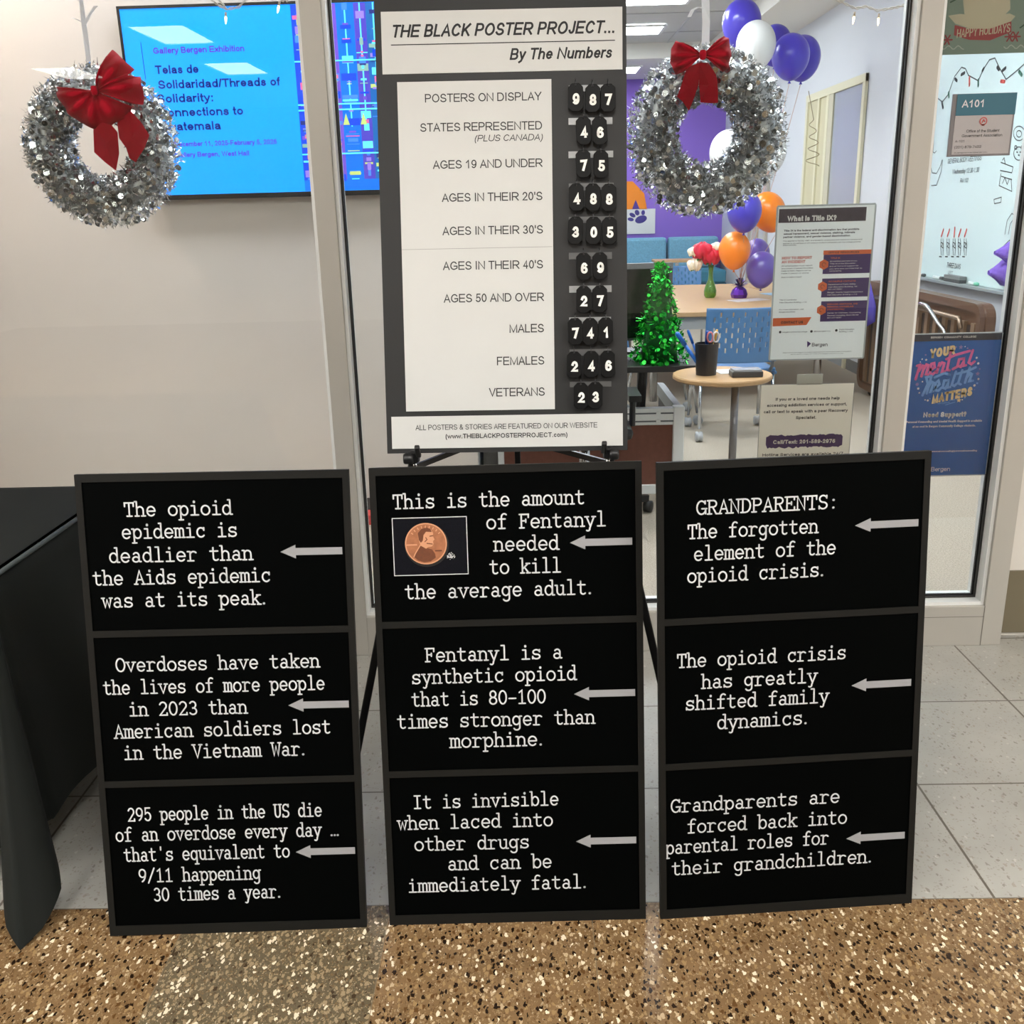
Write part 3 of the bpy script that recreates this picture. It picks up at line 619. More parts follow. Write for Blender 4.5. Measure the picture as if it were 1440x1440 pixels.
message_board('message_board.002', 'black three-panel board on the right about grandparents', (.555, 1.829, 0, -.114, .073, -.005), .571, 1.026,
    [((932, 1290), (873.3, 860.3)), ((933, 1280), (1076.8, 1062.3))],
    [[('GRANDPARENTS:', 980.2, 1174.2, 719.3), ('The forgotten', 968, 1150.3, 753.4), ('element of the', 976.4, 1175.1, 783.7), ('opioid crisis.', 967.1, 1158.1, 814.9)],
     [('The opioid crisis', 953.1, 1189.4, 932.8), ('has greatly', 987.5, 1148.8, 964), ('shifted family', 964.5, 1165.1, 993.3), ('dynamics.', 1009.5, 1135.1, 1021.8)],
     [('Grandparents are', 944.3, 1180.5, 1135.8), ('forced back into', 966.8, 1190.6, 1165), ('parental roles for', 936.8, 1165.1, 1194.3), ('their grandchildren.', 945, 1225.1, 1222)]],
    [(1202.8, 739.4, 1291.7, 1224.7, 9.6, 5), (1198.1, 964.6, 1281.5, 1218.5, 9, 4.8), (1190.6, 1180, 1272.4, 1210.5, 8.6, 4.6)], (13, 12.6, 12.2))

# ------------------------------------------------------------------ number board, dog tags, easel
NF = Frame(euler_frame(-.058, 2.411, .928, -.1922, .0046, .0068))
NBW, NBH = .61, 1.108
nb = thing('number_board', 'tall grey board of printed counts standing on a black easel', 'display board', NF.M)
MB().box(-NBW/2, NBW/2, .001, .014, 0, NBH).build('backing_board', mat('charcoal_foam_board', (45, 45, 45), .5, noise=.05, nscale=9, spec=.25), nb)
def card(name, r, m=M_card): return MB().box(*r[:2], -.0012, .0009, *r[2:]).build(name, m, nb)
tc = card('title_card', (-.289, .295, .924, 1.069)); lc = card('list_card', (-.254, .122, .106, .905)); fc = card('footer_card', (-.292, .293, .012, .093))
YT = -.0017
mb = MB()
NF.text(mb, 'THE BLACK POSTER PROJECT...', 550.3, 863.8, 50.1, 18.2, YT, .012, .22)
NF.text(mb, 'By The Numbers', 716.6, 859.2, 83.2, 16.5, YT, .012, .22)
NF.line(mb, [(550.3, 63.7), (864.3, 57)], .0022, YT)
mb.build('lettering', M_ink, tc)
mb = MB(); M_dk = mat('dark_grey_ink', (40, 40, 40), .6)
for s, a, b, yb in (('POSTERS ON DISPLAY', 597.8, 761, 142.9), ('STATES REPRESENTED', 591.2, 762.3, 184), ('AGES 19 AND UNDER', 609.4, 762.8, 236.4), ("AGES IN THEIR 20'S", 622, 762.8, 282.9), ("AGES IN THEIR 30'S", 622.8, 763.6, 329.8), ("AGES IN THEIR 40'S", 623.5, 763.6, 378.8), ('AGES 50 AND OVER', 624.6, 764.9, 424.6), ('MALES', 716.6, 764.9, 467.7), ('FEMALES', 699, 765.4, 513.2), ('VETERANS', 688.3, 766.1, 557.2)):
    NF.text(mb, s, a, b, yb, 12, YT, .002)
NF.text(mb, '(PLUS CANADA)', 667, 762.8, 198.4, 9.2, YT, 0, .22)
mb.build('lettering', M_dk, lc)
mb = MB(); NF.line(mb, [(565.5, 351.3), (776.2, 347)], .0011, YT); mb.build('fold_line', mat('crease_grey', (140, 142, 140), .6), lc)
mb = MB(); NF.text(mb, 'ALL POSTERS & STORIES ARE FEATURED ON OUR WEBSITE', 584.7, 839.9, 603.1, 7.4, YT)
NF.text(mb, '(www.THEBLACKPOSTERPROJECT.com)', 626.6, 798, 615.5, 6.6, YT, .012); mb.build('lettering', M_dk, fc)
tapes = [(800, 862, 119.5, 128, 1), (799.5, 861.2, 165.5, 175, 1), (799.5, 862.3, 212.5, 221.8, 1), (800, 863, 257.5, 267, 0), (800, 863, 304.5, 313, 0), (800, 860.5, 355, 364.5, 0), (800.5, 860, 401.7, 411, 1), (800.5, 859.2, 446, 455, 1), (801, 859.5, 491, 500, 0), (801.5, 859.7, 536.5, 544, 0)]
for a, b, y0, y1, k in tapes:
    r = NF.rect(a, y0, b, y1); MB().box(r[0], r[1], -.0004, .0009, r[2], r[3]).build('tape_strip', mat('clear_tape_glare', (150, 152, 152), .3, noise=.15, nscale=60) if k else mat('clear_tape_no_glare', (84, 84, 84), .35), nb)  # glare on the clear tape is painted: lighter grey on the reflecting strips
ROWS = [('posters on display', [(809.4, 137.8, '9'), (833.2, 139, '8'), (854.8, 138.4, '7')]), ('states represented', [(820.6, 184.5, '4'), (843.1, 184.8, '6')]),
        ('ages 19 and under', [(820.2, 231, '7'), (845, 231.5, '5')]), ('ages in their twenties', [(810.6, 278, '4'), (833.5, 278, '8'), (856, 278.5, '8')]),
        ('ages in their thirties', [(809, 324.5, '3'), (834.3, 324.7, '0'), (857, 325, '5')]), ('ages in their forties', [(820.6, 375.2, '6'), (843.6, 374.5, '9')]),
        ('ages 50 and over', [(820.6, 421.5, '2'), (843.3, 421, '7')]), ('males', [(808.6, 466.4, '7'), (829.6, 466.5, '4'), (851.8, 465.5, '1')]),
        ('females', [(807.4, 513.3, '2'), (831, 512.5, '4'), (854.7, 512, '6')]), ('veterans', [(816.8, 556.8, '2'), (837, 556, '3')])]
tw, th, tcn = .0365, .0665, .0095
outl = [(-tw/2+tcn, -th/2), (tw/2-tcn, -th/2), (tw/2, -th/2+tcn), (tw/2, th/2-tcn), (tw/2-tcn, th/2), (-tw/2+tcn, th/2), (-tw/2, th/2-tcn), (-tw/2, -th/2+tcn)]
M_tag = mat('black_tag_enamel', (13, 13, 13), .5, spec=.15); plate_me = None
wires = []
for row, l in ROWS:
    for i, (px, py, dg) in enumerate(l):
        x, z = NF.L(px, py, -.011)
        T = NF.M @ Matrix.Translation((x, -.0155, z)) @ Matrix.Rotation(rad(random.uniform(-2.5, 2.5)), 4, 'Y') @ Matrix.Rotation(rad(random.uniform(-7, 7)), 4, 'Z')
        pos = (['left', 'right'] if len(l) == 2 else ['left', 'middle', 'right'])[i]
        t = thing('dog_tag', 'black tag with white %s, %s one of the %s row' % (dg, pos, row), 'tag', T, 'black number tags on the board')
        if plate_me is None:
            o = MB().prism(outl, -.0014, .0014).build('tag_plate', M_tag, t, bevel=.0018); plate_me = o.data
        else:
            o = bpy.data.objects.new('tag_plate', plate_me); COL.objects.link(o); o.parent = t
            md = o.modifiers.new('bevel', 'BEVEL'); md.width = .0018; md.segments = 2; md.limit_method = 'ANGLE'
        mb = MB(); wdt = .0165 if dg != '1' else .0150
        text_fit(mb, dg, -wdt/2+.001, wdt/2+.001, -.0172, .0265, -.0021, .024); mb.build('numeral', mat('tag_numeral_white', (232, 232, 226), .5), t)
        hk = [(x, 0, z+th/2+.012), (x, -.013, z+th/2+.0105), (x, -.017, z+th/2+.004), (x, -.0155, z+th/2-.004), (x, -.011, z+th/2-.006)]
        MB().tube(hk, .0011, 6).lathe([(.0026, -.001), (.0026, .001)], (x, -.0175, z+th/2-.004), 8, M=Matrix.Rotation(pi/2, 3, 'X')).build('tag_hook', mat('dark_steel_wire', (70, 70, 72), .3, .9), nb, smooth=True)

ez = thing('easel', 'black folding tripod easel holding the number board', 'easel', (-.06, 2.5, 0))
off = .03
def nloc(px, py):
    x, z = NF.L(px, py, off); return Vector((x, off, z))
def leg_line(a, b):
    A, B = NF.M @ nloc(*a), NF.M @ nloc(*b); d = B-A
    lo = A + d*((.0-A.z)/d.z); hi = A + d*((2.02-A.z)/d.z); return hi, lo
lh, ll = leg_line((583, 640), (505, 1050)); rh, rl = leg_line((855, 635), (925, 945))
apex = (lh+rh)/2
for hi, lo in ((lh, ll), (rh, rl)):
    lo = lo + Vector((0, 0, .012))
    o = MB().bar(hi, lo, .020, .016).build('leg', M_blackmetal, ez, world=True, bevel=.003)
    MB().obox(lo, (.014, 0, 0), (0, .012, 0), (0, 0, .012)).build('rubber_foot', M_gasket, o, world=True)
bfoot = Vector((-.035, 3.02, .012)); bl = MB().bar(apex + Vector((0, .03, 0)), bfoot, .018, .016).build('leg', M_blackmetal, ez, world=True, bevel=.003)
MB().obox(bfoot, (.014, 0, 0), (0, .012, 0), (0, 0, .012)).build('rubber_foot', M_gasket, bl, world=True)
MB().obox(apex + Vector((0, .015, 0)), (.07, 0, 0), (0, .02, 0), (0, 0, .03)).build('top_hub', M_blackmetal, ez, world=True, bevel=.004)
def onleg(hi, lo, z): return lo + (hi-lo)*((z-lo.z)/(hi.z-lo.z))
bmid = onleg(apex, bfoot, .99)
for hi, lo, w in ((lh, ll, (613.5, 645)), (rh, rl, (819.5, 641.5))):
    A = onleg(hi, lo, .885)
    Pm = at_y(w[0], w[1], 2.49); d = (Pm-A); B = A + d*2.6
    MB().bar(A, B, .014, .011).build('spreader_bar', M_blackmetal, ez, world=True)
for hi, lo in ((lh, ll), (rh, rl)):
    s = -1 if lo.x < 0 else 1
    c = onleg(hi, lo, .922); fr = NF.M.to_3x3() @ Vector((0, -1, 0))
    k = MB().obox(c + fr*.008 + Vector((0, 0, -.006)), (.011, 0, 0), fr*.02, (0, 0, .017)).bar(c + fr*.022 + Vector((-.012*-s*-1, 0, -.006)), c + fr*.055 + Vector((-.012*s, 0, .02)), .013, .012)
    o = k.build('board_holder', M_blackplastic, ez, world=True, bevel=.003)
    MB().lathe([(.012, -.012), (.014, -.008), (.014, .008), (.012, .012)], c + fr*.03 + Vector((.014*s, 0, -.012)), 14, M=Matrix.Rotation(pi/2, 3, 'Y')).build('knob', M_blackplastic, o, world=True, smooth=True)
    MB().lathe([(.006, -.012), (.006, .012)], c + fr*.012 + Vector((0, 0, -.032)), 12).build('steel_collar', M_chrome, o, world=True, smooth=True)

# ------------------------------------------------------------------ black draped table
M_cloth = mat('black_polyester_cloth', (26, 29, 27), .8, noise=.1, nscale=5, spec=.15)
TXR, TYF, TYB, TZ = -1.245, 2.06, 2.86, .738
tb = thing('folding_table', 'folding table standing under the black cloth at left', 'table', (-2.1, 2.45, 0))
MB().box(-3.05, TXR-.012, TYF+.015, TYB-.015, TZ-.045, TZ-.004).build('tabletop', mat('grey_table_plastic', (150, 150, 148), .6), tb, world=True, bevel=.006)
for x in (-2.9, -1.45):
    for y in (TYF+.1, TYB-.1):
        MB().tube([(x, y, TZ-.046), (x, y, .0)], .014, 10).build('leg', mat('grey_steel', (110, 110, 112), .4, .7), tb, world=True, smooth=True)
per = []                                # perimeter: position, outward dir, reach, hem height
xs0 = -3.06
for i in range(40):
    x = xs0 + (TXR-xs0)*i/39; f = i/39
    per.append(((x, TYF), (0, -1), .05+.02*sin(i*1.9)+(.05*max(0, f-.85)/.15), .05+.012*sin(i*1.3)+(.07*max(0, f-.9)/.1)))
KEY = [(-90, .10, .12), (-84, .18, .085), (-77, .28, .035), (-71, .335, .004), (-63, .30, .02), (-52, .228, .058), (-47, .15, .09), (-41, .07, .112), (-34, .045, .115), (-22, .04, .115), (-12, .032, .113), (0, .03, .112)]
for a0, a1 in zip(KEY[:-1], KEY[1:]):
    for j in range(4):
        f = j/4; ang, r, z = [a0[q]+(a1[q]-a0[q])*f for q in range(3)]
        per.append(((TXR, TYF), (cos(rad(ang)), sin(rad(ang))), r, z))
for i in range(30):
    y = TYF + (TYB-TYF)*i/29; f = i/29
    per.append(((TXR, y), (1, 0), .03+.045*min(1, f*3)+.025*f+.004*sin(i*.8), .112+.055*sin(f*1.6)+.004*sin(i*.9)))
for j in range(1, 8):
    a = rad(j/8*90); per.append(((TXR, TYB), (cos(a), sin(a)), .1+.1*sin(2*a), .165-.07*sin(2*a)))
for i in range(30):
    x = TXR + (xs0-TXR)*i/29; per.append(((x, TYB), (0, 1), .05+.015*sin(i*1.2), .16+.01*sin(i)))
NV = 15; G = []
for k, (p, d, r, hz) in enumerate(per):
    col = []
    for v in range(NV):
        if v == 0: col.append((p[0]-.02*d[0], p[1]-.02*d[1], TZ)); continue
        f = (v-1)/(NV-2)
        ed = .012*(1-math.exp(-f*22))
        z = TZ-.004*(f > 0) - (TZ-hz)*f
        wv = .012*f*sin(k*.55)*(1 if abs(d[0]*d[1]) < .02 else .3)
        o = ed + r*f**1.15 + wv
        col.append((p[0]+d[0]*o, p[1]+d[1]*o, z))
    G.append(col)
mb = MB().grid(G, len(per), NV)
mb.add([(g[0][0], g[0][1], TZ) for g in G], [tuple(range(len(G)))])
cl = mb.build('tablecloth', M_cloth, smooth=True)
tag(cl, 'black cloth draped over a table at the left edge, corner touching the floor', 'tablecloth')
bm = bmesh.new(); bm.from_mesh(cl.data); bmesh.ops.remove_doubles(bm, verts=bm.verts, dist=.0005); bmesh.ops.recalc_face_normals(bm, faces=bm.faces); bm.to_mesh(cl.data); bm.free()
for p in cl.data.polygons: p.use_smooth = len(p.vertices) < 5
# highlight on the fold along the table's end edge, painted as a paler tube
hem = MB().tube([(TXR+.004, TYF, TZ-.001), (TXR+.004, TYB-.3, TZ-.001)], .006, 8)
hem.build('edge_highlight', mat('cloth_fold_highlight', (62, 70, 72), .7), cl, smooth=True)

# ------------------------------------------------------------------ wreaths behind the glass
def wreath(name, label, c, R, r, bow, ribbon, seed):
    r *= 1.1; rnd = random.Random(seed); t = thing(name, label, 'wreath', c)
    C = Vector(c); mb = MB()
    core = [C + Vector((R*cos(2*pi*k/40), 0, R*sin(2*pi*k/40))) for k in range(40)]
    MB().tube(core, r*.62, 10, closed=True).build('core', mat('wreath_core', (190, 194, 196), .4, .9), t, world=True, smooth=True)
    for k in range(11000):
        a = rnd.random()*2*pi; b = rnd.random()*2*pi; q = r*(.5+.5*rnd.random()**.6)
        rad_ = Vector((cos(a), 0, sin(a))); n = rad_*cos(b) + Vector((0, -1, 0))*sin(b)
        p = C + rad_*R + n*q
        if p.y > C.y+r*.75: continue
        d = (n + Vector((rnd.gauss(0, .7), rnd.gauss(0, .7), rnd.gauss(0, .7)))).normalized()
        s = d.cross(Vector((rnd.gauss(0, 1), rnd.gauss(0, 1), rnd.gauss(0, 1)))).normalized()
        if rnd.random() < .3:
            rr = rnd.uniform(.005, .0115); u = d.cross(s)
            mb.add([p + (s*cos(j*pi/4) + u*sin(j*pi/4))*rr for j in range(8)], [tuple(range(8))])
        else:
            l = rnd.uniform(.008, .021); w = rnd.uniform(.0007, .0017); e = d*l
            m2 = p + e*.5 + s.cross(d)*rnd.uniform(-.004, .004)
            mb.add([p-s*w, p+s*w, m2+s*w, m2-s*w, p+e+s*w*.5, p+e-s*w*.5], [(0, 1, 2, 3), (3, 2, 4, 5)])
    mb.build('tinsel', M_silver, t, world=True, kind='stuff')
    Y = C.y-r-.012
    fans, tails, knot = bow
    bw = MB()
    kc = at_y(*knot, Y-.006)
    for fan in fans:
        P = [at_y(px, py, Y) for px, py in fan]
        n = len(P); NU, NVv = (n-1)*4+1, 7; G = []
        for u in range(NU):
            i = min(u//4, n-2); f = (u-4*i)/4; e = P[i]*(1-f) + P[i+1]*f; col = []
            for v in range(NVv):
                g = v/(NVv-1); q = kc.lerp(e, g)
                q.y += -.022*sin(pi*g) + .010*g*sin(u*pi/3.6) + .004
                col.append(q)
            G.append(col)
        bw.grid(G, NU, NVv)
    bw.lathe([(.0, -.014), (.008, -.012), (.011, 0), (.008, .012), (.0, .014)], kc + Vector((0, -.012, 0)), 12)
    b = bw.build('bow', M_red, t, world=True, smooth=True, solid=.0016)
    for tl in tails:
        P = [at_y(px, py, Y+.002) for px, py in tl]
        tm = MB(); cc = sum(P, Vector())/len(P)
        n = len(P); pts = []
        tm.add([p + Vector((0, .004*sin(i*2.1), 0)) for i, p in enumerate(P)] + [cc + Vector((0, -.008, 0))], [(i, (i+1) % n, n) for i in range(n)])
        tm.build('bow_tail', M_red, b, world=True, solid=.0016)
    rb = MB()
    for line, w in ribbon:
        P = [at_y(px, py, C.y) for px, py in line]
        G = [[p + Vector((-w, .002*sin(i*2), 0)), p + Vector((w, -.002*sin(i*2), 0))] for i, p in enumerate(P)]
        rb.grid(G, len(P), 2)
    rb.build('hanging_ribbon', mat('white_satin_ribbon', (246, 246, 250), .5), t, world=True, solid=.001)
    return t
wl = at_y(144, 207, 3.36); wr = at_y(993, 187, 3.36)
wreath('wreath', 'silver tinsel wreath at left with a tilted red bow', wl, .17, .072,
    ([[(185, 150), (175, 166), (150, 180), (131, 181), (112, 172), (97, 161), (87, 148), (80, 132), (78, 122)],
      [(141, 112), (143, 92), (156, 69), (172, 82), (187, 97), (181, 106), (196, 108), (201, 124), (200, 147), (186, 146)]],
     [[(131, 172), (132, 214), (147, 227), (163, 240), (167, 216), (166, 186), (150, 168)], [(165, 172), (167, 194), (178, 208), (182, 222), (190, 228), (204, 208), (210, 190), (198, 172), (184, 156)]], (135, 128)),
    [([(111, -30), (114, 0), (119, 40), (125, 86)], .0075), ([(119, 34), (128, 18), (135, 8)], .006), ([(117, 32), (108, 27), (101, 25)], .002)], 1)
wreath('wreath.001', 'silver tinsel wreath right of the number board, upright red bow', wr, .174, .076,
    ([[(964, 98), (960, 102), (953, 104), (946, 97), (943.5, 88), (943, 78), (945, 67), (950, 57.6), (958, 59), (966, 63)],
      [(1001, 66), (1008, 57), (1019.3, 50), (1024, 54), (1027, 61), (1028, 78), (1026, 88), (1023, 97), (1017, 100.7), (1004, 92)]],
     [[(966, 94), (960, 115), (952, 136), (961, 144), (969, 155.5), (976, 137), (982, 119), (986, 88)], [(983, 88), (983.5, 120), (985, 144), (998, 145), (1010, 144.5), (1009, 124), (1007, 105), (996, 88)]], (987.4, 78)),
    [([(989, -30), (992, 0), (993, 30), (992, 62)], .012), ([(990, 12), (982, 10), (974, 14), (969, 24)], .006)], 2)

# ------------------------------------------------------------------ string lights
def string_lights(name, label, paths, bulbs, Y):
    t = thing(name, label, 'string lights', at_y(*paths[0][0], Y))
    wm = MB()
    for p in paths:
        P = []
        for (a, b) in zip(p[:-1], p[1:]):
            for k in range(6):
                f = k/6; P.append(at_y(a[0]+(b[0]-a[0])*f, a[1]+(b[1]-a[1])*f, Y))
        P.append(at_y(*p[-1], Y))
        for s in (0, pi):
            wm.tube([q + Vector((0, .0028*cos(i*.9+s), .0028*sin(i*.9+s))) for i, q in enumerate(P)], .0019, 6)
    wm.build('cord', mat('white_cord', (214, 208, 200), .5), t, world=True, smooth=True)
    for (x, y, dx) in bulbs:
        a, b = at_y(x, y-12, Y), at_y(x+dx, y, Y); d = (b-a).normalized()
        s = MB().tube([a, a+d*.012], .0035, 8).build('socket', mat('clear_socket', (206, 190, 170), .4), t, world=True, smooth=True)
        MB().tube([a+d*.012, a+d*.016, a+d*.026, a+d*.034], [.0025, .0034, .0028, .0004], 8).build('bulb', mat('lit_mini_bulb', (255, 214, 160), .3, emit=7), t, world=True, smooth=True)
string_lights('string_lights', 'white mini string lights across the top of the left window', [[(246, -14), (272, -6), (296, -2), (308, 8), (319, 13), (336, 10), (352, -8), (368, -16), (384, -6), (398, 1), (408, -10), (424, -16)], [(300, -8), (312, 4), (318, 12)], [(388, -14), (396, -4), (404, 2)]], [(317.5, 29, 0), (393, 14, -2)], 3.32)
string_lights('string_lights.001', 'white mini string lights at the top right of the middle window', [[(1150, -16), (1172, -2), (1190, 6), (1203, 12), (1218, 9), (1234, 15), (1252, 12), (1266, 9), (1283, 3)]], [(1202, 29, -2), (1236, 31, -1), (1272, 24, 2)], 3.32)

# ------------------------------------------------------------------ wall screen
TVY = 4.775
SF = Frame(Matrix.Translation((-1.07, TVY, 2.01)))
def wr_(px, py): return SF.L(px, py)
tx0, tx1 = -1.795, -.345; tzt, tzb = 2.413, 1.592
tv = thing('wall_screen', 'large flat screen on the wall showing a blue gallery notice', 'television', SF.M)
X0, X1, Z0, Z1 = tx0+1.07, tx1+1.07, tzb-2.01, tzt-2.01
MB().box(X0, X1, .002, .05, Z0, Z1).box(X0+.3, X1-.3, .05, .0745, Z0+.2, Z1-.2).build('casing', M_blackplastic, tv, bevel=.003)
MB().box(X0, X1, -.004, .002, Z0, Z0+.022).box(X0, X1, -.004, .002, Z1-.012, Z1).box(X0, X0+.012, -.004, .002, Z0+.022, Z1-.012).box(X1-.012, X1, -.004, .002, Z0+.022, Z1-.012).build('bezel', mat('glossy_black_bezel', (12, 13, 15), .2), tv)
def em(name, c, s=1.0): return mat('screen_'+name, c, .3, emit=s, spec=.3)
sc = MB().box(X0+.012, X1-.012, -.001, .0019, Z0+.022, Z1-.012).build('screen', em('blue', (0, 138, 250), .95), tv)
mb = MB(); Y = -.0016
SF.text(mb, 'Gallery Bergen Exhibition', 215.8, 343.9, 73.9, 8.8, Y, .013, mi=1)
for s, a, b, yb in (('Telas de', 219.4, 279.7, 103.5), ('Solidaridad/Threads of', 223, 393.9, 122.8), ('Solidarity:', 221.5, 300.8, 143.8), ('Connections to', 224, 342.5, 163), ('Guatemala', 226, 311, 183.3)):
    SF.text(mb, s, a, b, yb, 12.3, Y, .02, mi=0)
SF.text(mb, 'December 11, 2025-February 5, 2026', 246, 389.7, 204.4, 7, Y, .013, mi=1); SF.text(mb, 'Gallery Bergen, West Hall', 247, 350.8, 220, 7, Y, .013, mi=1)
SF.line(mb, [(198, 60), (205, 111)], .003, Y, 0)
mb.build('lettering', [em('navy', (4, 40, 124), .55), em('purple', (84, 24, 170), .6)], sc)
xa = SF.L(418, 130)[0]; za, zb = Z0+.024, Z1-.014
cols = [em('c%d' % i, c, .85) for i, c in enumerate([(0, 100, 215), (10, 60, 200), (70, 60, 170), (100, 70, 180), (20, 90, 160), (130, 110, 200), (90, 220, 250), (200, 90, 140), (170, 190, 110), (60, 120, 220), (30, 40, 110), (120, 160, 150)])]
mb = MB(); rnd = random.Random(5)
mb.rect(xa, X1-.0125, za, zb, Y, 0)
xw = X1-.0125-xa; nb_ = 0
bands = [(0, .10, 1), (.10, .18, 4), (.18, .30, 3), (.30, .42, 0), (.42, .5, 2), (.5, .6, 4), (.6, .7, 3), (.7, .82, 1), (.82, 1, 2)]
for a, b, c in bands:
    mb.rect(xa+a*xw, xa+b*xw, za+.06*(zb-za), zb, Y-.0002, c)
    mid = xa+(a+b)/2*xw
    mb.rect(mid-.003, mid+.003, za+.35*(zb-za), zb, Y-.0008, rnd.choice([6, 5, 6]))
    for k in range(26):
        z = za + (.05+.92*rnd.random())*(zb-za); hh = rnd.choice([.004, .008, .016, .03]); ww = rnd.uniform(.2, .95)*(b-a)*xw/2
        cc = rnd.choice([7, 8, 9, 5, 10, 11, 1, 6, 3]); 
        mb.rect(mid-ww, mid+ww, z, min(z+hh, zb), Y-.0003-.00001*nb_, cc); nb_ += 1
for z in (.2, .44, .47, .7):
    mb.rect(xa, xa+xw, za+z*(zb-za), za+z*(zb-za)+.006, Y-.003, 6)
for k in range(6):
    x = xa+(.3+.12*k)*xw; z = za+.36*(zb-za); mb.poly([(x, z), (x+.03, z), (x+.015, z+.05)], Y-.0032, 8)
mb.build('textile_image', cols, sc)

# ------------------------------------------------------------------ notices on the glass
def notice(name, label, corners, th=.0016, Y=PY+.0055, pad=None):
    P = [at_y(px, py, Y) for px, py in corners]
    x0 = (P[0].x+P[3].x)/2; x1 = (P[1].x+P[2].x)/2; z1 = (P[0].z+P[1].z)/2; z0 = (P[2].z+P[3].z)/2
    M = Matrix.Translation(((x0+x1)/2, Y, z0)); F = Frame(M)
    t = thing(name, label, 'notice', M); w = (x1-x0)/2
    return t, F, -w, w, 0, z1-z0
# what is title ix
t, F, a, b, z0, z1 = notice('flyer', 'white flyer with purple boxes taped inside the middle window', [(1095, 291), (1231, 287), (1214, 507), (1081, 502)])
MB().box(a, b, 0, .0012, z0, z1).build('sheet', thin(mat('flyer_paper', (244, 247, 247), .35), (244, 247, 247), .33), t)
MB().box(a-.003, a+.002, -.0008, .0018, z0, z1).box(b-.002, b+.003, -.0008, .0018, z0, z1).box(a, b, -.0009, .0019, z0-.003, z0+.001).box(a, b, -.0009, .0019, z1-.001, z1+.004).build('sleeve', mat('clear_sleeve_edge', (176, 182, 184), .25), t)
PM = [mat('flyer_purple', (70, 48, 108), .5), mat('flyer_orange', (222, 108, 62), .5), mat('flyer_dark_band', (66, 58, 72), .5, noise=.4, nscale=60), mat('flyer_white', (236, 236, 236), .5), mat('flyer_ink', (48, 46, 50), .5), mat('flyer_red', (206, 92, 74), .5)]
mb = MB(); Y = -.0004
for r, c in (((1095.3, 292.5, 1218, 312), 2), ((1158, 351.5, 1226, 357.5), 1), ((1157.5, 357.5, 1225.5, 384.5), 0), ((1155.5, 391, 1223.5, 417.5), 0), ((1154, 423, 1219.5, 451.5), 0)):
    q = F.rect(*r); mb.rect(*q, Y, c)
mb.poly(F.pts([(1087, 447.5), (1141, 446), (1134, 457), (1086.5, 459)][::-1]), Y, 1)
for px, py in ((1158.5, 372), (1156.5, 403), (1155, 436)):
    c = F.L(px, py); mb.poly([(c[0]+.0165*cos(rad(90+60*k)), c[1]+.0165*sin(rad(90+60*k))) for k in range(6)], Y-.0003, 1)
    stroke2d(mb, [(c[0]+.006*cos(rad(40*k)), c[1]+.006*sin(rad(40*k))) for k in range(8)], .0012, Y-.0005, 4)
mb.build('colour_blocks', PM, t)
mb = MB(); Y = -.001
F.text(mb, 'What is Title IX?', 1107.5, 1176, 310.5, 7.6, Y, .03, mi=3)
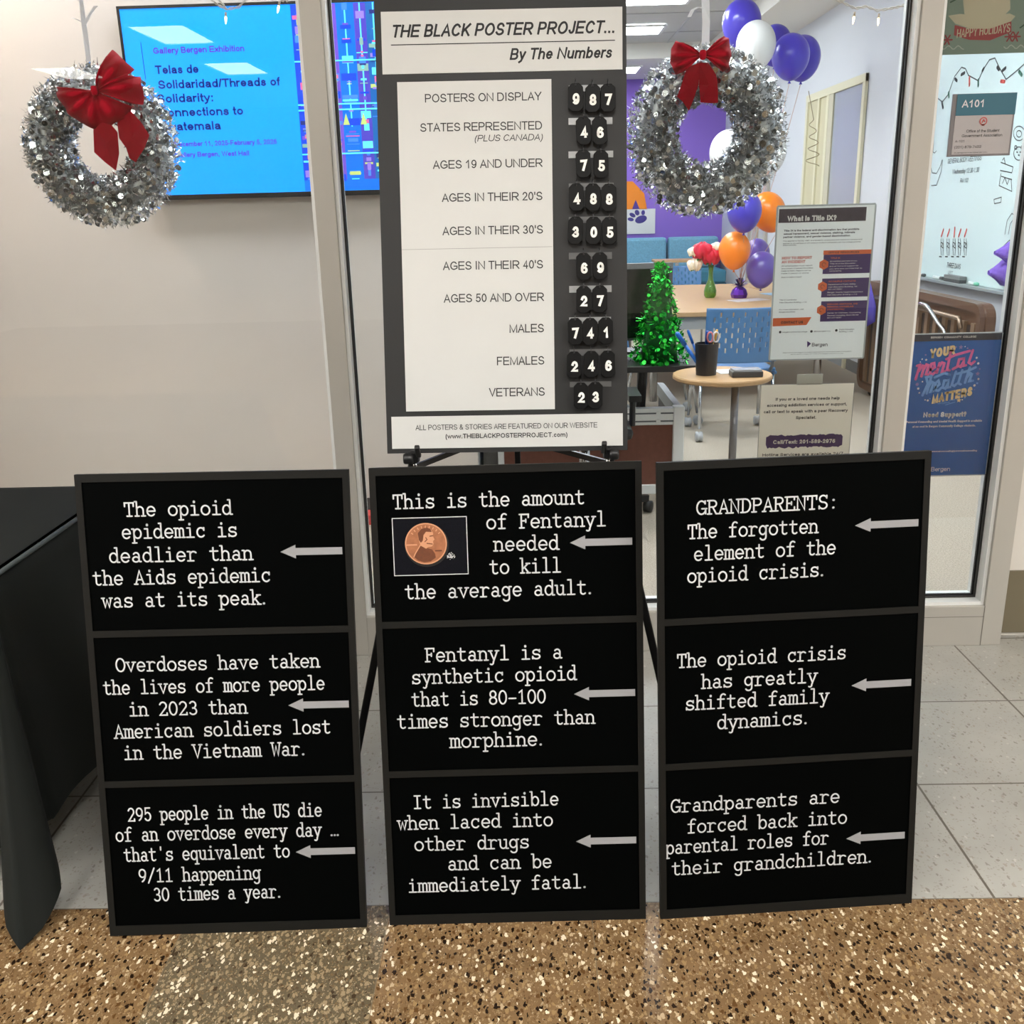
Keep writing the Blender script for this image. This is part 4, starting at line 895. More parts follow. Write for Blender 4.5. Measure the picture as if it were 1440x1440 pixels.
for s, xl, xr, yb, cp, mi, bo in [("Title IX is the federal anti-discrimination law that prohibits", 1102.5, 1208, 324.5, 2.6, 4, .02), ("sexual harassment, sexual violence, stalking, intimate", 1102, 1202, 329, 2.6, 4, .02), ("partner violence, and gender-based discrimination.", 1101.5, 1196, 333.5, 2.6, 4, .02),
    ("This applies to faculty, staff, and students, employees and visitors on campus and", 1101, 1212, 338.5, 1.7, 4, 0), ("applies to on-campus or off-campus conduct connected with the college and the", 1101, 1210, 342, 1.7, 4, 0), ("school community.", 1101, 1120, 345.5, 1.7, 4, 0),
    ("HOW TO REPORT", 1099.5, 1141.5, 364.5, 4, 5, .015), ("AN INCIDENT", 1099.3, 1132, 370, 4, 5, .015),
    ("All employees must report", 1099, 1142, 374.5, 1.8, 4, 0), ("any concern of sexual misconduct", 1099, 1143, 378, 1.8, 4, 0), ("made to them. Reports can be", 1098.5, 1140, 381.5, 1.8, 4, 0), ("made in person or online", 1098.5, 1137, 385, 1.8, 4, 0), ("Scan to make a report", 1098.5, 1127, 390.5, 1.8, 4, 0),
    ("Title IX Coordinator", 1096, 1120, 422.5, 1.8, 4, 0), ("Pitkin Education Building, L-113", 1096, 1134, 426, 1.8, 4, 0), ("For more information, visit", 1095.5, 1130, 436, 1.8, 4, 0), ("Bergen.edu/titleix", 1095.5, 1118, 439.5, 1.8, 4, 0),
    ("CONTACT US", 1098, 1129, 455, 3.6, 4, .02), ("OFFICE RESOURCES", 1165, 1208, 356, 2.6, 4, .01),
    ("TITLE IX", 1168, 1181, 364, 2.4, 1, .01), ("All members are here for you", 1167, 1205, 367.8, 1.7, 3, 0), ("Title IX of the Education", 1167, 1203, 371.3, 1.7, 3, 0), ("and all forms of support for", 1166.5, 1207, 374.8, 1.7, 3, 0), ("you and are confidential to", 1166, 1212, 378.3, 1.7, 3, 0), ("complaints", 1166, 1183, 381.8, 1.7, 3, 0),
    ("ON CAMPUS CONTACTS", 1165, 1203, 396.5, 2.2, 1, .01), ("Department of Public Safety", 1164.5, 1203, 400.5, 1.7, 3, 0), ("Main Education Building, 1st", 1164.5, 1205, 404, 1.7, 3, 0), ("201-447-9200", 1164, 1184, 407.5, 1.7, 3, 0), ("Bergen County Health Department", 1163.5, 1213, 411.5, 1.7, 3, 0), ("Main Education Building, L-112", 1163, 1205, 415, 1.7, 3, 0),
    ("SERVICES ADDITIONAL AND", 1163, 1206, 428.5, 2.2, 1, .01), ("PERSONAL COUNSELING", 1163, 1200, 432.2, 2.2, 1, .01), ("(CONFIDENTIAL)", 1163, 1187, 436, 2.2, 1, .01), ("Center for Wellness, Counseling", 1163, 1210, 440.5, 1.7, 3, 0), ("Personal Counseling, Room HS-100", 1163, 1207, 444, 1.7, 3, 0), ("201-447-9257", 1163, 1183, 447.5, 1.7, 3, 0),
    ("bergencommunitycollege", 1100, 1135, 467.5, 1.8, 4, 0), ("@bergencc", 1144, 1168, 466.5, 1.8, 4, 0), ("Public Education", 1180, 1201, 464, 1.8, 4, 0), ("Building, L-340", 1180, 1199, 467, 1.8, 4, 0),
    ("Bergen", 1141.5, 1163.5, 487, 5, 4, 0), ("Bergen Community College is committed to equal opportunity and nondiscrimination in all programs", 1101, 1197, 495.5, 1.2, 4, 0), ("and activities of the college community", 1112, 1186, 498, 1.2, 4, 0)]:
    F.text(mb, s, xl, xr, yb, cp, Y, bo+.008, mi=mi)
for px, py in ((1097, 467), (1141, 466), (1176, 464.5)): c = F.L(px, py); mb.disc(c, .0042, Y, 14, 4)
mb.poly(F.pts([(1135, 479.5), (1140.5, 483), (1135, 488.5)][::-1]), Y, 0)
mb.build('lettering', PM, t)
# recovery specialist card
t, F, a, b, z0, z1 = notice('flyer.001', 'cream help-line card low in the middle window above the right board', [(1071, 540), (1203, 539), (1193, 640), (1064, 642)])
z0 = -.06
MB().box(a, b, 0, .0012, z0, z1).build('sheet', thin(mat('cream_flyer_paper', (240, 234, 220), .45), (246, 243, 238), .35), t)
tp = F.rect(1121, 526, 1157, 534.5); MB().box(tp[0], tp[1], -.0004, .0014, z1-.004, tp[3]).build('tape_strip', mat('clear_tape_on_glass', (190, 190, 182), .25), t)
MB().box(a, a+.0015, -.0003, .0001, z0, z1).box(b-.0015, b, -.0003, .0001, z0, z1).box(a, b, -.0004, .0002, z1-.0015, z1).build('border_line', mat('flyer_grey_line', (110, 110, 110), .6), t)
mb = MB(); Y = -.0008; rnd = random.Random(2)
xl, xr, zl, zh = F.rect(1077, 611.5, 1184.5, 629)
top = []; bot = []
for k in range(41):
    x = xl+(xr-xl)*k/40; e = .004*min(1, min(k, 40-k)/2)
    top.append((x, zh - (.008 if k in (0, 40) else .0) + rnd.uniform(-.0035, .003))); bot.append((x, zl + (.008 if k in (0, 40) else 0) + rnd.uniform(-.003, .0035)))
mb.poly(bot + top[::-1], Y, 0)
for s, p, q, yb, cp, mi, bo in (('If you or a loved one needs help', 1090.5, 1180.5, 562.5, 4.2, 1, .012), ('accessing addiction services or support,', 1078.5, 1190.5, 571, 4.2, 1, .012), ('call or text to speak with a peer Recovery', 1074, 1191.5, 580, 4.2, 1, .012), ('Specialist.', 1119, 1147.5, 589, 4.2, 1, .012), ('Call/Text: 201-589-2976', 1087, 1174, 623.5, 5.6, 2, .02), ('Hotline Services are available 24/7', 1072, 1185, 640.5, 4, 1, .012)):
    F.text(mb, s, p, q, yb, cp, Y-.0004, bo+.005, mi=mi)
mb.build('lettering', [PM[0], PM[4], PM[3]], t)
# room sign
t, F, a, b, z0, z1 = notice('room_sign', 'grey and teal A101 room sign on the narrow right window', [(1339, 132), (1429.4, 130.4), (1420, 219), (1333, 220)], Y=PY-.009)
fb = .0055
MB().box(a, b, -.002, .0055, z0, z1).build('plate', mat('sign_grey_plastic', (118, 114, 116), .5), t, bevel=.001)
MB().box(a+.012, b-.006, -.0035, -.002, z0+.006, z1-.002).build('insert', mat('sign_pale_insert', (168, 164, 164), .5), t)
r = F.rect(1345, 133.5, 1426, 162); MB().box(a+.012, b-.0001, -.0042, -.0036, r[2], z1-.001).build('header_band', mat('sign_teal', (42, 98, 116), .5), t)
mb = MB(); Y = -.0049
F.text(mb, 'A101', 1352, 1383.5, 151, 10.5, Y, .012, mi=0)
for s, p, q, yb, cp in (('Office of the Student', 1358, 1404, 186, 4), ('Government Association', 1351.5, 1408, 192.5, 4), ('A-101', 1342, 1355.5, 200.5, 3.4), ('(201) 879-7452', 1341, 1378.5, 208.5, 3.6), ('studentgovernment@bergen.edu', 1340.5, 1387, 215.3, 1.6)):
    F.text(mb, s, p, q, yb, cp, Y, 0, mi=1)
c = F.L(1382, 170.5); stroke2d(mb, [(c[0]+.0105*cos(rad(30*k)), c[1]+.0105*sin(rad(30*k))) for k in range(13)], .0028, Y, 2)
stroke2d(mb, [(c[0]-.004, c[1]-.004), (c[0], c[1]+.004), (c[0]+.004, c[1]-.001)], .003, Y, 2); stroke2d(mb, [(c[0]-.003, c[1]-.011), (c[0]+.003, c[1]-.011)], .004, Y, 2)
mb.build('lettering', [M_letter, mat('sign_ink', (56, 54, 56), .5), mat('sign_red', (190, 74, 66), .5)], t)
# mental health poster
t, F, a, b, z0, z1 = notice('poster', 'blue mental health poster taped in the narrow right window', [(1284, 470), (1409, 469), (1385.6, 667), (1262, 669)])
MB().box(a, b, 0, .0012, z0, z1).build('sheet', thin(mat('poster_blue', (50, 114, 194), .45), (50, 114, 194), .12), t)
MB().box(a, b, -.0002, .0012, z1+.0001, z1+.004).box(a-.003, a-.0001, -.0002, .0012, z0, z1).box(b+.0001, b+.003, -.0002, .0012, z0, z1).box(a, b, -.0002, .0012, z0-.004, z0-.0001).build('paper_margin', mat('poster_white_margin', (200, 206, 210), .5), t)
PMs = [mat('poster_white', (250, 251, 252), .5), mat('poster_cream', (250, 224, 172), .5), mat('poster_pink', (246, 124, 190), .5), mat('poster_sky', (124, 184, 248), .5), mat('poster_grey_band', (62, 66, 80), .5), mat('poster_violet', (150, 140, 200), .5)]
mb = MB(); Y = -.0004
mb.rect(a, b, F.L(1346, 479)[1], z1, Y, 4)
Y = -.0009
F.text(mb, 'BERGEN  COMMUNITY  COLLEGE', 1309, 1372.5, 475.2, 2.6, Y, .01, mi=0)
sc_ = .1493                                          # zoom of the measured crop
def pc(l): return F.pts([(1265+x*sc_, 465+y*sc_) for x, y in l])
def brush(l, w, mi): stroke2d(mb, pc(l), w, Y-.00001*len(mb.v)*.01, mi)
def word(text, x0, y0, x1, y1, cap, bo, mi, shear=0):  # rising word from (x0,y0) to (x1,y1) in crop pixels
    A = pc([(x0, y0)])[0]; B = pc([(x1, y1)])[0]; tl = (B[1]-A[1])/(B[0]-A[0]); cz = cap*sc_*.00235
    text_fit(mb, text, A[0], B[0], (A[1]+B[1])/2, cz, Y, bo, shear, mi, tl)
word('YOUR', 285, 262, 520, 222, 88, .03, 1)
word('MATTERS', 300, 690, 680, 610, 88, .03, 1)
PK, BL = .0086, .0082
for st in ([(165, 330), (190, 322), (150, 458)], [(182, 380), (215, 330), (232, 335), (205, 430)], [(222, 372), (252, 318), (272, 325), (248, 410), (268, 412)], [(285, 372), (330, 345), (325, 305), (300, 312), (285, 400), (310, 412), (345, 380)], [(375, 305), (350, 395)], [(362, 350), (400, 300), (420, 308), (400, 385), (425, 380)], [(480, 205), (445, 370), (470, 372)], [(440, 268), (520, 230), (660, 190)], [(600, 262), (560, 270), (545, 330), (575, 340), (610, 262), (600, 330), (625, 325)], [(690, 185), (650, 300), (675, 315), (705, 290)], [(500, 362), (540, 340)]):
    brush(st, PK, 2)
for st in ([(290, 430), (250, 440), (265, 500), (215, 610)], [(300, 425), (255, 590)], [(262, 545), (300, 480), (320, 490), (290, 575), (315, 570)], [(335, 540), (375, 505), (365, 470), (340, 490), (335, 560), (365, 565), (395, 535)], [(455, 465), (420, 470), (405, 535), (430, 545), (465, 465), (450, 535), (475, 530)], [(530, 385), (490, 510), (515, 520), (535, 500)], [(590, 370), (550, 495), (575, 505)], [(660, 345), (615, 490)], [(625, 450), (665, 400), (680, 410), (655, 475), (690, 470)], [(330, 440), (420, 400), (470, 415)], [(545, 405), (640, 380), (715, 345)]):
    brush(st, BL, 3)
for st in ([(360, 690), (440, 668), (400, 690), (470, 672)], [(430, 700), (520, 672)], [(470, 655), (520, 650)]): brush(st, .0022, 3)
for x, y, r_, c in ((165, 505, 15, 5), (175, 545, 11, 0), (185, 585, 8, 0), (215, 480, 7, 0), (245, 228, 8, 5), (212, 268, 7, 0), (195, 295, 5, 0), (530, 155, 8, 5), (725, 255, 10, 0), (740, 308, 11, 0), (755, 360, 7, 5), (742, 455, 10, 0), (730, 495, 10, 3), (705, 515, 12, 0), (704, 555, 5, 5), (240, 652, 7, 0), (265, 657, 10, 0), (285, 640, 6, 3), (615, 630, 8, 3), (640, 165, 8, 5), (616, 150, 5, 0), (590, 650, 6, 0)):
    c_ = pc([(x, y)])[0]; mb.disc(c_, r_*.00036, Y, 10, c)
for x, y, r_, c in ((577, 155, 20, 5), (735, 405, 20, 5), (558, 655, 22, 1), (250, 275, 12, 0)):
    q = pc([(x, y)])[0]; mb.poly([(q[0]+r_*.0004*(1 if k % 2 == 0 else .45)*cos(rad(90+36*k)), q[1]+r_*.0004*(1 if k % 2 == 0 else .45)*sin(rad(90+36*k))) for k in range(10)], Y, c)
F.text(mb, 'Need Support?', 1298, 1358.5, 586.3, 7.2, Y, .035, mi=0)
F.text(mb, 'Personal Counseling and Mental Health Support is available', 1274, 1380.5, 594, 3.2, Y, .03, mi=0)
F.text(mb, 'at no cost to Bergen Community College students.', 1283, 1371.5, 600.5, 3.2, Y, .03, mi=0)
F.text(mb, 'https://bergen.edu/personalcounseling/personalcounseling', 1276, 1373.5, 635.5, 2.4, Y, .03, mi=0)
F.text(mb, 'Bergen', 1309, 1335.5, 662.5, 6, Y, 0, mi=0)
mb.build('lettering', PMs, t)
# happy holidays sheet at the top
t, F, a, b, z0, z1 = notice('poster.001', 'sage green happy holidays sheet at the top right of the window', [(1327, -60), (1452, -62), (1440, 73.5), (1320, 78)])
b += .02
MB().box(a, b, 0, .0012, z0, z1).build('sheet', thin(mat('sage_paper', (150, 164, 152), .5), (150, 164, 152)), t)
HM = [mat('holiday_cream', (206, 196, 170), .5), mat('holiday_red', (164, 52, 60), .5), mat('holiday_pale', (196, 200, 190), .5), mat('holiday_green', (60, 92, 70), .5)]
mb = MB(); Y = -.0004
def hp(l): return F.pts([(1180+x*.3262, y*.3262) for x, y in l])
mb.poly(hp([(528, -60), (735, -60), (738, 40), (700, 78), (590, 84), (540, 60)][::-1]), Y, 0)
mb.poly(hp([(470, 68), (520, 60), (640, 74), (735, 58), (760, 70), (735, 98), (650, 128), (560, 122), (500, 102)][::-1]), Y-.0002, 0)
mb.poly(hp([(498, 108), (560, 124), (650, 124), (742, 92), (742, 138), (650, 174), (560, 172), (494, 152)][::-1]), Y-.0005, 1)
for x, y in ((466, 172), (760, 158), (735, 158)):
    c = hp([(x, y)])[0]
    for k in range(6): stroke2d(mb, [(c[0], c[1]), (c[0]+.014*cos(rad(60*k)), c[1]+.014*sin(rad(60*k)))], .0042, Y-.0003-.00001*k, 1)
for s in (0, 1):
    p = [(440+270*s+(k*8), 205+8*sin(k*1.2)-3*s) for k in range(13)]; stroke2d(mb, hp(p), .0028, Y-.0003, 2)
for p in ([(480, 10), (500, 0), (478, -12)], [(545, -4), (572, -8)], [(780, 120), (800, 105)]): stroke2d(mb, hp(p), .004, Y-.0006, 3)
A = hp([(506, 158)])[0]; B = hp([(736, 132)])[0]
text_fit(mb, 'HAPPY HOLIDAYS', A[0], B[0], (A[1]+B[1])/2-.004, .024, Y-.0009, .0, 0, 0, (B[1]-A[1])/(B[0]-A[0]))
mb.build('artwork', HM, t)

# ------------------------------------------------------------------ office furniture
M_rail = mat('silver_rail', (236, 238, 236), .45)
M_panel = mat('brown_fabric_panel', (126, 82, 68), .85, noise=.12, nscale=40)
dv = thing('divider_panel', 'low brown panel in a silver frame behind the number board and right board', 'divider', (.32, 5.2, 0))
MB().box(-.142, .771, 5.175, 5.195, .045, .39).build('fabric_panel', M_panel, dv, world=True)
r1 = MB().box(-.142, .771, 5.155, 5.21, .385, .475).build('top_rail', M_rail, dv, world=True, bevel=.003)
for z in (.406, .449): MB().box(-.142, .771, 5.153, 5.1549, z-.004, z+.004).build('rail_groove', mat('rail_groove_grey', (96, 102, 104), .5), r1, world=True)
for z in (.406, .449): MB().lathe([(.012, -.004), (.012, .004)], (.69, 5.151, z), 12, M=Matrix.Rotation(pi/2, 3, 'X')).build('rail_clip', M_rail, r1, world=True)
MB().box(-.142, .771, 5.155, 5.21, .0, .05).build('bottom_rail', M_rail, dv, world=True, bevel=.003)
for x0, x1 in ((-.175, -.142), (.771, .83)): MB().box(x0, x1, 5.15, 5.215, 0, .482).build('post', M_rail, dv, world=True, bevel=.004)
MB().box(.785, .825, 5.216, 5.95, .40, .475).build('side_rail', mat('grey_side_rail', (120, 122, 122), .5, .3), dv, world=True, bevel=.003)
MB().box(.795, .815, 5.216, 5.95, .02, .40).build('side_panel', mat('dark_side_panel', (66, 62, 60), .8), dv, world=True)
pd = MB().box(-.262, -.18, 5.3, 5.75, 0, .55).build('filing_pedestal', mat('pedestal_grey', (118, 116, 112), .5), bevel=.004)
tag(pd, 'narrow grey cabinet side between the screen wall and the brown panel', 'cabinet')
dk = thing('desk', 'black desk carrying the monitor and the green tinsel tree', 'desk', (.4, 5.3, 0))
MB().box(-.16, .885, 4.975, 5.65, .698, .73).build('desktop', mat('black_desk_laminate', (38, 36, 36), .4), dv if 0 else dk, world=True, bevel=.004)
for x in (.0, .62):
    MB().tube([(x, 5.46, .02), (x, 5.44, .3), (x, 5.36, .52), (x, 5.30, .66), (x, 5.30, .698)], .028, 10).box(x-.03, x+.03, 5.25, 5.64, 0, .03).build('leg', mat('charcoal_metal', (48, 47, 46), .45, .4), dk, world=True, smooth=False)
mo = thing('monitor', 'black computer monitor on the desk behind the green tree', 'monitor', (.5, 5.45, .73))
MB().box(.215, .792, 5.44, 5.475, .80, 1.215).build('casing', mat('monitor_grey', (70, 70, 72), .4), mo, world=True, bevel=.004)
MB().box(.228, .772, 5.4365, 5.4399, .815, 1.185).build('screen', mat('monitor_dark_screen', (10, 11, 12), .15), mo, world=True)
MB().box(.215, .792, 5.4355, 5.4399, 1.186, 1.215).build('top_bezel', mat('bezel_grey', (110, 110, 112), .4), mo, world=True)
MB().box(.46, .55, 5.476, 5.50, .74, 1.0).box(.38, .63, 5.42, 5.6, .7305, .742).build('stand', M_blackplastic, mo, world=True, bevel=.003)

# green tinsel tree
tc_ = Vector((.682, 5.11, .7305))
tr = thing('tinsel_tree', 'green tinsel christmas tree on the corner of the black desk', 'christmas tree', tc_)
MB().lathe([(.10, 0), (.085, .12), (.045, .36), (.012, .5), (0, .505)], tc_, 16).build('cone', mat('green_cone', (8, 80, 26), .4, .5), tr, world=True, smooth=True)
mb = MB(); rnd = random.Random(9)
for k in range(1500):
    f = rnd.random()**1.25; z = .006+f*.5; tier = .5+.5*abs(math.sin(z*38)); r = (.132*(1-f)+.018)*(.72+.28*tier)*rnd.uniform(.85, 1.08); a = rnd.random()*6.283
    p = tc_ + Vector((r*cos(a), r*sin(a), z)); n = Vector((cos(a), sin(a), rnd.uniform(-.4, .5))); d = (n + Vector((rnd.gauss(0, .6), rnd.gauss(0, .6), rnd.gauss(0, .6)))).normalized()
    s = d.cross(Vector((rnd.gauss(0, 1), rnd.gauss(0, 1), rnd.gauss(0, 1)))).normalized(); u = d.cross(s)
    if rnd.random() < .5:
        rr = rnd.uniform(.007, .014); mb.add([p + (s*cos(j*pi/4)+u*sin(j*pi/4))*rr for j in range(8)], [tuple(range(8))], rnd.choice([0, 0, 1]))
    else:
        l = rnd.uniform(.015, .03); w = .0018; mb.add([p-s*w, p+s*w, p+d*l+s*w, p+d*l-s*w], [(0, 1, 2, 3)], rnd.choice([0, 1]))
mb.build('tinsel', [mat('green_foil', (16, 158, 48), .2, .85), mat('bright_green_foil', (60, 210, 70), .2, .8)], tr, world=True, kind='stuff')

# round side table and what stands on it
RT = Vector((.932, 4.70, 0))
rt = thing('side_table', 'small round maple table with a grey pole, right of the desk', 'table', RT)
MB().lathe([(0, .705), (.225, .705), (.236, .712), (.236, .724), (.232, .73), (0, .73)], RT, 48).build('tabletop', M_wood, rt, world=True)
MB().lathe([(.019, .02), (.019, .704)], RT + Vector((.07, .02, 0)), 16).build('pole', mat('grey_metal_pole', (120, 122, 126), .35, .7), rt, world=True, smooth=True)
MB().lathe([(0, 0), (.2, 0), (.2, .008), (.04, .02), (0, .02)], RT + Vector((.07, .02, 0)), 32).build('base', mat('grey_metal_pole', (120, 122, 126), .35, .7), rt, world=True)
cp = Vector((.852, 4.69, .7305))
cu_ = MB().lathe([(.048, 0), (.056, .15), (.051, .15), (.044, .006), (0, .006)], cp, 28, cap=False).lathe([(.048, 0), (0, 0)], cp, 28).build('pencil_cup', mat('black_cup', (26, 26, 28), .45), smooth=False)
tag(cu_, 'black pencil cup holding pens and scissors on the round table', 'cup')
def pen(name, label, dx, dy, lean, c, L=.2, r=.0055):
    b = cp + Vector((dx*.35, dy*.35, .012)); d = Vector((dx, dy, .15)) - Vector((dx*.35, dy*.35, .012)); d = (d + Vector((lean, 0, 0))).normalized()
    t = thing(name, label, 'pen', b)
    MB().tube([b, b+d*L*.68], r, 8).build('barrel', c, t, world=True, smooth=True)
    MB().tube([b+d*L*.68, b+d*L*.96, b+d*L], [r*1.25, r*1.25, r*.7], 8).build('cap', c, t, world=True, smooth=True)
M_penb = mat('blue_marker', (28, 100, 190), .35)
pen('marker', 'thick blue marker leaning far left out of the black pencil cup', -.034, .0, -.075, M_penb, .235, .009)
pen('pen', 'blue pen leaning left in the black pencil cup', -.03, .02, -.035, M_penb, .215)
pen('marker.001', 'short upright blue marker in the middle of the pencil cup', .004, .02, .0, mat('navy_marker', (24, 70, 150), .35), .195, .008)
sc_t = thing('scissors', 'scissors with white and red loop handles in the pencil cup', 'scissors', cp)
for i, (dx, c) in enumerate(((.012, mat('red_white_handle', (206, 120, 120), .4)), (.04, mat('pale_handle', (216, 208, 206), .4)))):
    o = cp + Vector((dx, -.012, .178)); MB().tube([o + Vector((.013*cos(a), .002, .024*sin(a))) for a in [2*pi*k/16 for k in range(16)]], .0042, 8, closed=True).build('handle', c, sc_t, world=True, smooth=True)
MB().bar(cp + Vector((.012, -.01, .155)), cp + Vector((.02, .0, .02)), .012, .002).bar(cp + Vector((.038, -.01, .155)), cp + Vector((.016, .002, .02)), .012, .002).build('blades', M_chrome, sc_t, world=True)
pen('pencil', 'yellow ochre pencil between the scissor handles in the cup', .03, -.004, .004, mat('ochre_pencil', (206, 160, 60), .5), .205)
ca = thing('calculator', 'black calculator on the front of the round table', 'calculator', (1.045, 4.64, .7305))
MB().box(.955, 1.10, 4.575, 4.665, .7305, .758).build('body', mat('dark_calculator', (52, 53, 56), .45), ca, world=True, bevel=.004)
MB().box(.962, 1.093, 4.578, 4.662, .7581, .766).build('clear_lid', mat('calculator_top', (150, 158, 164), .25), ca, world=True)
pp = MB().obox((1.0, 4.755, .7318), (.085, .01, 0), (-.008, .06, 0), (0, 0, .0012)).build('paper_sheet', M_paper); tag(pp, 'white paper sheet on the round table behind the calculator', 'paper')

# conference table
ct = thing('conference_table', 'large maple topped table in the middle of the office', 'table', (1.65, 8.8, 0))
MB().box(.72, 2.56, 7.5, 10.12, .695, .73).build('tabletop', M_wood, ct, world=True, bevel=.004)
MB().box(.74, 2.54, 7.53, 7.56, .60, .694).build('apron', mat('grey_apron', (150, 150, 148), .5), ct, world=True)
for x in (1.0, 2.3):
    for y in (7.8, 9.8): MB().tube([(x, y, .694), (x, y, 0)], .03, 12).build('leg', M_chrome, ct, world=True, smooth=True)

def chair(label, loc, rot, group='blue mesh-back office chairs'):
    t = thing('office_chair', label, 'chair', Matrix.Translation(loc) @ Matrix.Rotation(rot, 4, 'Z'), group)
    # local: back at -y
    NU, NVv = 52, 44; w = .235
    P = [[Vector((-w*(1-.10*max(0, .35-v/(NVv-1)))+2*w*(1-.10*max(0, .35-v/(NVv-1)))*u/(NU-1), -.26-.05*(v/(NVv-1))+.05*(1-(2*u/(NU-1)-1)**2)*-1, .53+.35*v/(NVv-1))) for v in range(NVv)] for u in range(NU)]
    mb = MB(); mb.v = [tuple(P[u][v]) for u in range(NU) for v in range(NVv)]
    for u in range(NU-1):
        for v in range(NVv-1):
            hole = 4 < u < NU-6 and 7 < v < NVv-4 and u % 4 == 1 and (v + (u//4 % 2)*4) % 8 > 3
            if not hole: mb.f.append((u*NVv+v, (u+1)*NVv+v, (u+1)*NVv+v+1, u*NVv+v+1)); mb.m.append(0)
    bk = mb.build('backrest', M_bluechair, t, solid=.012, smooth=True)
    S = [[Vector((-.235+.47*u/8, -.24+.46*v/8, .455+.012*((2*u/8-1)**2)-.02*(v/8)**3+.02*max(0, .3-v/8))) for v in range(9)] for u in range(9)]
    MB().grid(S, 9, 9).build('seat', M_bluechair, t, solid=.022, smooth=True)
    for sx in (-1, 1):
        MB().tube([(sx*.20, -.20, .44), (sx*.205, -.27, .50), (sx*.20, -.30, .62)], .012, 8).build('back_support', mat('grey_chair_frame', (96, 104, 114), .4, .4), t, smooth=True)
        MB().tube([(sx*.245, -.2, .445), (sx*.26, .0, .44), (sx*.245, .18, .445)], .012, 8).build('side_rail', M_bluechair, t, smooth=True)
        for sy in (-1, 1):
            lg = MB().tube([(sx*.235, sy*.17, .44), (sx*.245, sy*.23, .085)], .011, 8).build('leg', M_chrome, t, smooth=True)
            c = (sx*.245, sy*.235, .034)
            MB().lathe([(.02, -.024), (.034, -.02), (.034, -.006), (.026, 0), (.034, .006), (.034, .02), (.02, .024)], c, 18, M=Matrix.Rotation(pi/2, 3, 'Y') @ Matrix.Rotation(0, 3, 'Z')).build('caster', mat('pale_caster', (170, 172, 174), .45), lg, smooth=True)
    return t
chair('blue office chair with slotted back in front of the maple table', (1.37, 6.60, 0), 0)
chair('dark blue seat chair at the left front of the table, behind the pencil cup', (.97, 7.14, 0), -pi/2)
chair('pale blue chair back at the far edge of the maple table', (1.62, 10.38, 0), pi)
# black desk chair mostly hidden
bc = thing('desk_chair', 'black swivel chair mostly hidden behind the number board', 'chair', (.27, 4.72, 0))
MB().box(.05, .49, 4.5, 4.94, .45, .52).build('seat', M_blackplastic, bc, world=True, bevel=.03)
MB().box(.07, .43, 4.44, 4.49, .56, 1.0).build('backrest', M_blackplastic, bc, world=True, bevel=.02)
MB().tube([(.25, 4.46, .58), (.26, 4.42, .46), (.27, 4.6, .43)], .018, 8).build('back_support', M_blackplastic, bc, world=True)
MB().tube([(.27, 4.72, .45), (.27, 4.72, .08)], .028, 12).build('column', M_chrome, bc, world=True, smooth=True)
for sx in (.035, .505):
    MB().tube([(sx, 4.72, .48), (sx, 4.72, .62)], .015, 8).box(sx-.03, sx+.03, 4.6, 4.85, .62, .65).build('armrest', M_blackplastic, bc, world=True)
for k in range(5):
    a = rad(18+72*k); e = Vector((.27+.35*cos(a), 4.72+.35*sin(a), .075))
    sp = MB().bar((.27, 4.72, .09), e, .035, .022).build('spoke', M_blackplastic, bc, world=True)
    MB().lathe([(.018, -.022), (.031, -.018), (.031, .018), (.018, .022)], (e.x, e.y, .031), 16, M=Matrix.Rotation(pi/2, 3, 'Y') @ Matrix.Rotation(.5, 3, 'X')).build('caster', M_blackplastic, sp, world=True, smooth=True)

# vase and flowers
vc = Vector((1.585, 8.66, .7305))
va = MB().lathe([(0, 0), (.040, 0), (.052, .02), (.054, .06), (.040, .11), (.022, .15), (.018, .2), (.022, .25), (.027, .275), (.022, .275), (.014, .2), (.018, .15), (.034, .1), (.046, .05), (0, .008)], vc, 28).build('vase', mat('green_glass_vase', (96, 160, 24), .08, trans=.55, coat=.5), smooth=True)
tag(va, 'green glass bud vase on the maple table', 'vase')
M_stem = mat('leaf_green', (50, 100, 40), .6)
def flower(name, label, px, py, r, m, seed):
    c = at_y(px, py, 8.64); t = thing(name, label, 'flower', c); rnd = random.Random(seed); mb = MB()
    for layer in range(4):
        R0 = r*(1-.2*layer); nu, nv = 44, 16; ph = rnd.random()*6; kk = 7-layer
        G = []
        for u in range(nu+1):
            row = []
            for v in range(nv):
                el = -1.1+(2.55-.12*layer)*v/(nv-1); az = 2*pi*u/nu
                q = R0*(1+.13*sin(kk*az+ph+3*el)+.07*sin((kk+4)*az-2*ph)*cos(el))*(1+.1*layer*(v > nv-4))
                row.append(c + Vector((q*cos(az)*cos(el), q*sin(az)*cos(el), q*.82*sin(el)+.12*r*sin(kk*az+ph))))
            G.append(row)
        mb.grid(G, nu+1, nv)
    mb.build('petals', m, t, world=True, smooth=True)
    MB().tube([c + Vector((0, 0, -r*.5)), (c + vc + Vector((0, 0, .28)))/2 + Vector((0, 0, .02)), vc + Vector((0, 0, .27)), vc + Vector((0, 0, .03))], .0035, 6).build('stem', M_stem, t, world=True, smooth=True)
    lf = MB()
    for a in (0.4, 2.2, 4.1):
        p = c + Vector((cos(a)*r*.3, sin(a)*r*.3, -r*.6)); e = p + Vector((cos(a)*r*.9, sin(a)*r*.9, -r*.3)); s = Vector((-sin(a), cos(a), 0))*r*.25
        lf.add([p, (p+e)/2+s, e, (p+e)/2-s], [(0, 1, 2, 3)])
    lf.build('leaf', M_stem, t, world=True)
